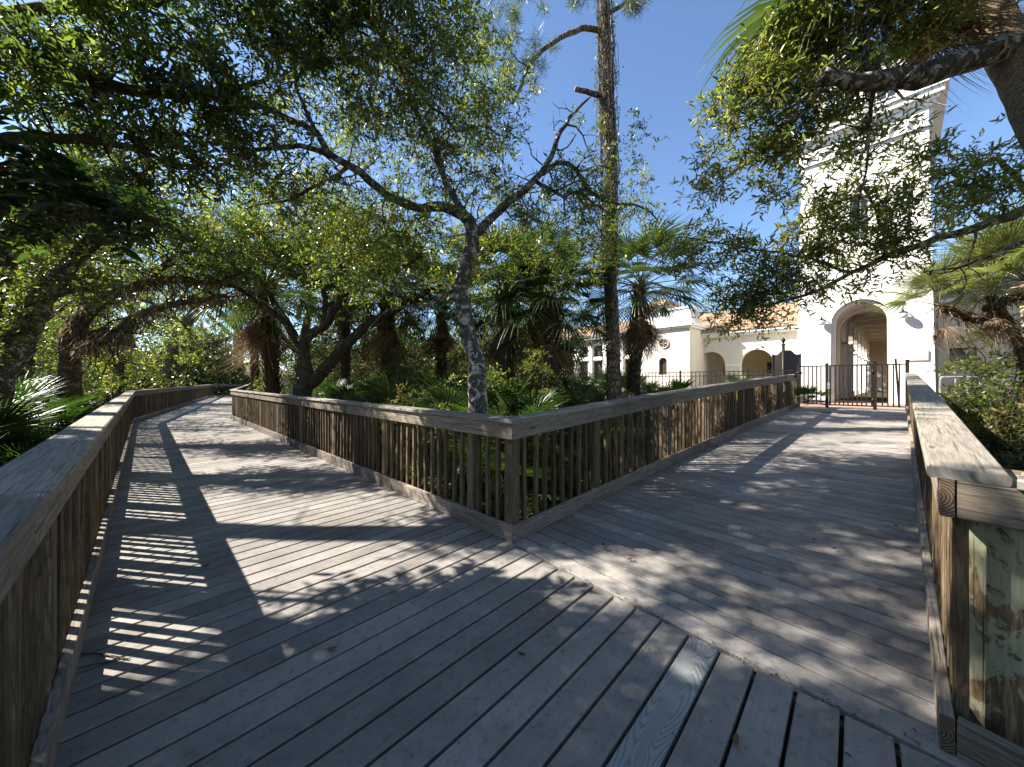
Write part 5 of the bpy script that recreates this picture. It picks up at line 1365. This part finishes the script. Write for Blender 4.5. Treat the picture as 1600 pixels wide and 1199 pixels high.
# 10 trees further back, each its own trunk and crown
def back_tree(px,Y,top,rw,n,lab,mat='oak_leaf',tint=(.5,.28),low=.35):
    b=gpt(px,Y); zt=P(px,top,Y).z; h=zt-b.z; w=rw/F*Y
    lb=[([b+Vector((0,0,-.2)),b+Vector((random.gauss(0,.15),0,h*.3)),b+Vector((random.gauss(0,.3),0,h*.6)),b+Vector((random.gauss(0,.4),0,h*.88))],[.03*h+.04,.022*h+.03,.012*h+.02,.02])]
    for k in range(4):
        a=random.uniform(0,6.28); q=b+Vector((0,0,h*random.uniform(.25,.5))); lb.append(([q,q+Vector((math.cos(a)*w*.4,math.sin(a)*w*.4,h*.15)),q+Vector((math.cos(a)*w*.8,math.sin(a)*w*.8,h*.28))],[.012*h+.02,.008*h+.012,.01]))
    q=rng.normal(0,1,(n,3)); q=unit(q)*rng.uniform(0,1,(n,1))**.4
    c=np.array([b.x,b.y,b.z+h*(1+low)/2])+q*np.array([w,w*.8,h*(1-low)/2])
    L=.011*Y if Y<26 else .29
    return tree('background_tree',lab,'tree',b,lb,None,mat,'oak_dark',.05*h+.2,8,9,max(.09,L*.8),max(.034,L*.34),tint=tint,extra=c,group='trees behind the hammock',sides=6,twig_r=0)
for i,(px,Y,top,rw,n,lab) in enumerate([
  (30,13,360,120,110,'broad background tree behind the leaning white trunk'),
  (190,17,400,110,100,'background tree behind the arching mossy limbs'),
  (-160,15,330,120,90,'tall leafy tree just beyond the left edge'),
  (295,36,450,60,60,'pale far tree above the end of the left walkway'),
  (465,17,350,90,110,'background tree behind the rusty-skirted palm'),
  (575,19,400,80,90,'background tree behind the right limb of the forked oak'),
  (660,22,500,70,70,'low background tree in the gap left of the white-patched oak'),
  (745,20,420,80,90,'background tree behind the white-patched oak trunk'),
  (835,18,410,80,90,'background tree behind the two palms left of the pine'),
  (1240,30,440,50,70,'tree showing above the tiled roof between the porch and the tower'),
  (1150,34,440,70,60,'far tree behind the porch roof'),
  (110,22,330,120,110,'high tree far behind the arching mossy oak'),
  (372,47,330,110,120,'high tree far behind the path bend'),
  (50,11,300,120,110,'leafy tree standing over the left railing bend')]):
    back_tree(px,Y,top,rw,int(n*1.35),lab,tint=(random.uniform(.45,.72),.28),low=.12 if Y<20 else .05)
# unseen trees, added behind the viewpoint to cut sky light on the near deck
def occluder_tree(x,y,h,w,n,lab,z0=.45):
    b=Vector((x,y,gzf(x,y))); lb=[([b+Vector((0,0,-.2)),b+Vector((.1,0,h*.35)),b+Vector((0,.2,h*.7)),b+Vector((0,0,h*.9))],[.24,.19,.12,.04])]
    for k in range(5):
        a=k*1.3+random.random(); q=b+Vector((0,0,h*random.uniform(.35,.55))); lb.append(([q,q+Vector((math.cos(a)*w*.4,math.sin(a)*w*.4,h*.12)),q+Vector((math.cos(a)*w*.8,math.sin(a)*w*.8,h*.2))],[.1,.07,.03]))
    q=rng.normal(0,1,(n,3)); q=unit(q)*rng.uniform(0,1,(n,1))**.4; c=np.array([x,y,b.z+h*(1+z0)/2])+q*np.array([w,w,h*(1-z0)/2])
    tree('canopy_tree',lab,'tree',b,lb,None,'shade_leaf','oak_dark',.6,8,9,.19,.075,tint=(.45,.25),extra=c,group='canopy trees',sides=7,twig_r=0)
for a in [(-3.6,-5.,9,3.4,170,'unseen canopy tree added for shade behind the left side of the viewpoint'),(2.6,-5.2,10,3.6,190,'unseen canopy tree added for shade directly behind the viewpoint'),(7.6,-1.2,9,3.2,170,'unseen canopy tree added for shade beyond the right edge of the view'),(-9.5,-2.5,9,3.4,150,'unseen canopy tree added for shade behind the left edge of the view'),(9.,-7.5,11,4.2,170,'tall unseen canopy tree added for shade far behind the right side of the viewpoint'),(-2,-11,12,5.,170,'tall unseen canopy tree added for shade far behind the viewpoint')]: occluder_tree(*a)
# young bare-stemmed saplings near the end of the left walk
for px,Y,pp,lab in ((345,43,[(352,600),(345,575),(335,558),(325,545)],'slim leaning sapling beyond the end railing of the left walkway'),(366,43,[(365,600),(366,580),(372,562),(380,552)],'slim upright sapling right of a leaning one beyond the end railing')):
    tree('sapling',lab,'tree',gpt(px,Y),[limb(*[(a,b,Y,.14-.028*i) for i,(a,b) in enumerate(pp)])],[(pp[-1][0],pp[-1][1]-8,Y,18,12,.8,16)],'yellow_leaf','oak_dark',.7,6,8,.22,.07,tint=(.4,.3),twig_r=0,group='saplings beyond the end of the left walkway')

# ------------------------------------------------------------------ shrubs
def shrub(px,Y,h,w,n,lab,mat='yellow_leaf',L=.07,W=.026,tint=(.45,.28),r=.22,dz=0,grp='shrubs in the undergrowth'):
    b=gpt(px,Y); b.z+=dz; st=[]
    for k in range(6):
        a=random.uniform(0,6.28); q=random.uniform(.3,.9)*w; st.append(([b+Vector((0,0,-.1)),b+Vector((math.cos(a)*q*.4,math.sin(a)*q*.4,h*.45)),b+Vector((math.cos(a)*q,math.sin(a)*q,h*.8))],[.016,.011,.005]))
    q=rng.normal(0,1,(n,3)); q=unit(q)*rng.uniform(0,1,(n,1))**.4; c=np.array([b.x,b.y,b.z+h*.55])+q*np.array([w,w,h*.48])
    return tree('shrub',lab,'shrub',b,st,None,mat,'twig',r,7,9,L,W,tint=tint,extra=c,group=grp,sides=5,twig_r=.002)
for a in [(815,5.6,1.15,.75,46,'yellow-green bush right behind the corner of the railing'),
  (850,7.,2.0,.45,40,'tall yellow-leaved vine bush climbing a palm left of the pine'),
  (405,14,1.9,.7,60,'bright yellow-green bush beside the far bend railing'),
  (655,6.8,1.5,.8,44,'brownish bush left of the white-patched trunk'),
  (560,8.,1.4,.9,40,'leafy bush under the limbs of the forked oak'),
  (700,9.,1.6,1.0,44,'tangled bush in the shade between two palms'),
  (110,11.,1.6,1.2,60,'leafy bush behind the palmettos at the arching oak'),
  (345,43,3.2,3.,60,'pale bush beyond the bend of the left walkway'),
  (440,26,2.6,1.6,50,'pale bush right of the far end railing'),
  (520,8.2,1.8,.8,50,'leafy bush behind the left arm of the centre railing'),
  (600,7.4,1.5,.7,44,'low tangled bush in front of the dark cabbage palm'),
  (690,6.6,1.6,.7,44,'bushy growth just left of the white-patched trunk'),
  (775,6.6,1.7,.6,44,'leafy growth just right of the white-patched trunk'),
  (640,9.2,2.2,.9,60,'tall dim bush behind two low bushes in the fork'),
  (1540,5.3,2.0,.5,90,'golden vine bush under the sunlit fan palm'),
  (1600,4.7,1.5,.55,60,'shaggy bush on the right slope below the fan palm'),
  (1590,6.2,2.6,.8,90,'tangled bush behind the sunlit fan palm'),
  (1500,7.4,.9,.5,30,'low bush by the pale handrail')]:
    br=a[0] in (815,850,405,1530)
    shrub(*a,mat='yellow_leaf' if br else ('brush' if a[0] in (655,700,560,1575,1600) else 'oak_leaf'))
# dense dark thicket that closes the view between the trunks
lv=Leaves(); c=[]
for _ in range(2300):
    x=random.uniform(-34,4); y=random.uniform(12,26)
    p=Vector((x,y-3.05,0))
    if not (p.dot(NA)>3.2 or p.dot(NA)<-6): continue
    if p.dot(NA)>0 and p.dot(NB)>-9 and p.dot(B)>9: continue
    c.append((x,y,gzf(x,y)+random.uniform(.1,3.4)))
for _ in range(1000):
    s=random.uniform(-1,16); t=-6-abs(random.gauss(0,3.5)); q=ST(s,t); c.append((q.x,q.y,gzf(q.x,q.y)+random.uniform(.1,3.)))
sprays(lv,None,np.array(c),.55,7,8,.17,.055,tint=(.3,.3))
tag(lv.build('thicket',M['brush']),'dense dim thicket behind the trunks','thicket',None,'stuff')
lv=Leaves(); c=[]
for _ in range(2600):
    th=random.uniform(-1.15,.05); q=random.uniform(42,70); x,y=math.sin(th)*q,math.cos(th)*q
    if -.60<th<-.53: continue
    c.append((x,y,gzf(x,y)+random.uniform(0,8.5)*(.55+.45*math.sin(th*23)*math.sin(th*9+1))))
sprays(lv,None,np.array(c),1.5,6,7,.55,.22,tint=(.35,.3))
tag(lv.build('woods',M['brush']),'far wood closing the horizon behind the hammock','woods',None,'stuff')
# leaf litter, low weeds
lv=Leaves(); q=[]
for _ in range(26000):
    if random.random()<.68:
        y=3.2+abs(random.gauss(0,4.2)); x=random.gauss(.3,3.4)
        if not in_mid(x,y): continue
    else:
        p=UV(random.uniform(-1,11.5),WID+.2+abs(random.gauss(0,1.6))); x,y=p.x,p.y
    q.append((x,y,0))
q=np.array(q); q[:,2]=gz(q[:,0],q[:,1])+.02+rng.uniform(0,.06,len(q)); n=len(q); d=rng.normal(0,1,(n,3)); d[:,2]*=.3
lv.add(q,d,rng.normal(0,.45,(n,3))+np.array([0,0,1]),rng.uniform(.05,.11,n),rng.uniform(.02,.04,n),rng.normal(.5,.28,n))
tag(lv.build('leaf_litter',M['litter']),'brown fallen leaves covering the ground below the boardwalk','litter',None,'stuff')
lv=Leaves(); q=[]
for _ in range(5200):
    x=random.gauss(.4,2.6); y=3.6+abs(random.gauss(0,3.4))
    p=Vector((x,y-3.05,0))
    if p.dot(NA)>.25 and p.dot(NB)<-.25: q.append((x,y))
for _ in range(2200):
    p=UV(random.uniform(-1,11),WID+.25+abs(random.gauss(0,1.5))); q.append((p.x,p.y))
q=np.array(q); n=len(q); z=gz(q[:,0],q[:,1]); k=6
pp=np.repeat(np.stack([q[:,0],q[:,1],z],1),k,0)+rng.normal(0,.06,(n*k,3))*np.array([1,1,.2]); d=rng.normal(0,.55,(n*k,3))+np.array([0,0,.9])
lv.add(pp,d,rng.normal(0,1,(n*k,3)),rng.uniform(.10,.38,n*k),.013,rng.uniform(.05,.9,n*k))
tag(lv.build('weeds',M['brush']),'low weeds and dry grass blades under the railings','weeds',None,'stuff')
lv=Leaves(); n=24000
u=rng.uniform(13.2,21,n); v=rng.uniform(-14,-1,n); x=C0.x+B.x*u+NB.x*v; y=C0.y+B.y*u+NB.y*v
lv.add(np.stack([x,y,gz(x,y)+.10],1),rng.normal(0,.4,(n,3))+np.array([0,0,1]),rng.normal(0,1,(n,3)),rng.uniform(.05,.12,n),.015,rng.uniform(.3,.9,n))
tag(lv.build('lawn_grass',M['yellow_leaf']),'short yellow-green lawn grass beyond the picket fence','grass',None,'stuff')
# ------------------------------------------------------------------ camera, sun, sky
cd=bpy.data.cameras.new('camera'); cam=bpy.data.objects.new('camera',cd); col.objects.link(cam)
cam.location=(0,0,HC); cam.rotation_euler=(R(90),0,0); cd.sensor_width=36; cd.lens=36*F/1600; cd.shift_y=-4.5/1600; cd.clip_start=.03; cd.clip_end=2000
scene.camera=cam
SUN=Vector((-.987*math.cos(R(41)),.158*math.cos(R(41)),math.sin(R(41))))
sd=bpy.data.lights.new('sun','SUN'); sun=bpy.data.objects.new('sun',sd); col.objects.link(sun)
sd.energy=5.0; sd.angle=R(.53); sd.color=(1.,.94,.85); sun.rotation_euler=SUN.to_track_quat('Z','Y').to_euler()
w=bpy.data.worlds.new('World'); scene.world=w; w.use_nodes=True; nt=w.node_tree; nt.nodes.clear()
sk=nt.nodes.new('ShaderNodeTexSky'); sk.sky_type='NISHITA'; sk.sun_disc=False; sk.sun_elevation=R(41); sk.sun_rotation=math.atan2(SUN.x,SUN.y); sk.air_density=.9; sk.dust_density=.15; sk.ozone_density=4.0
bg=nt.nodes.new('ShaderNodeBackground'); bg.inputs[1].default_value=.085; ow=nt.nodes.new('ShaderNodeOutputWorld')
nt.links.new(sk.outputs[0],bg.inputs[0]); nt.links.new(bg.outputs[0],ow.inputs[0])
scene.view_settings.view_transform='Standard'; scene.view_settings.look='None'; scene.view_settings.exposure=1.7; scene.view_settings.gamma=1
try: scene.cycles.use_denoising=True
except Exception: pass
scene.cycles.max_bounces=8; scene.cycles.diffuse_bounces=4; scene.cycles.transmission_bounces=4
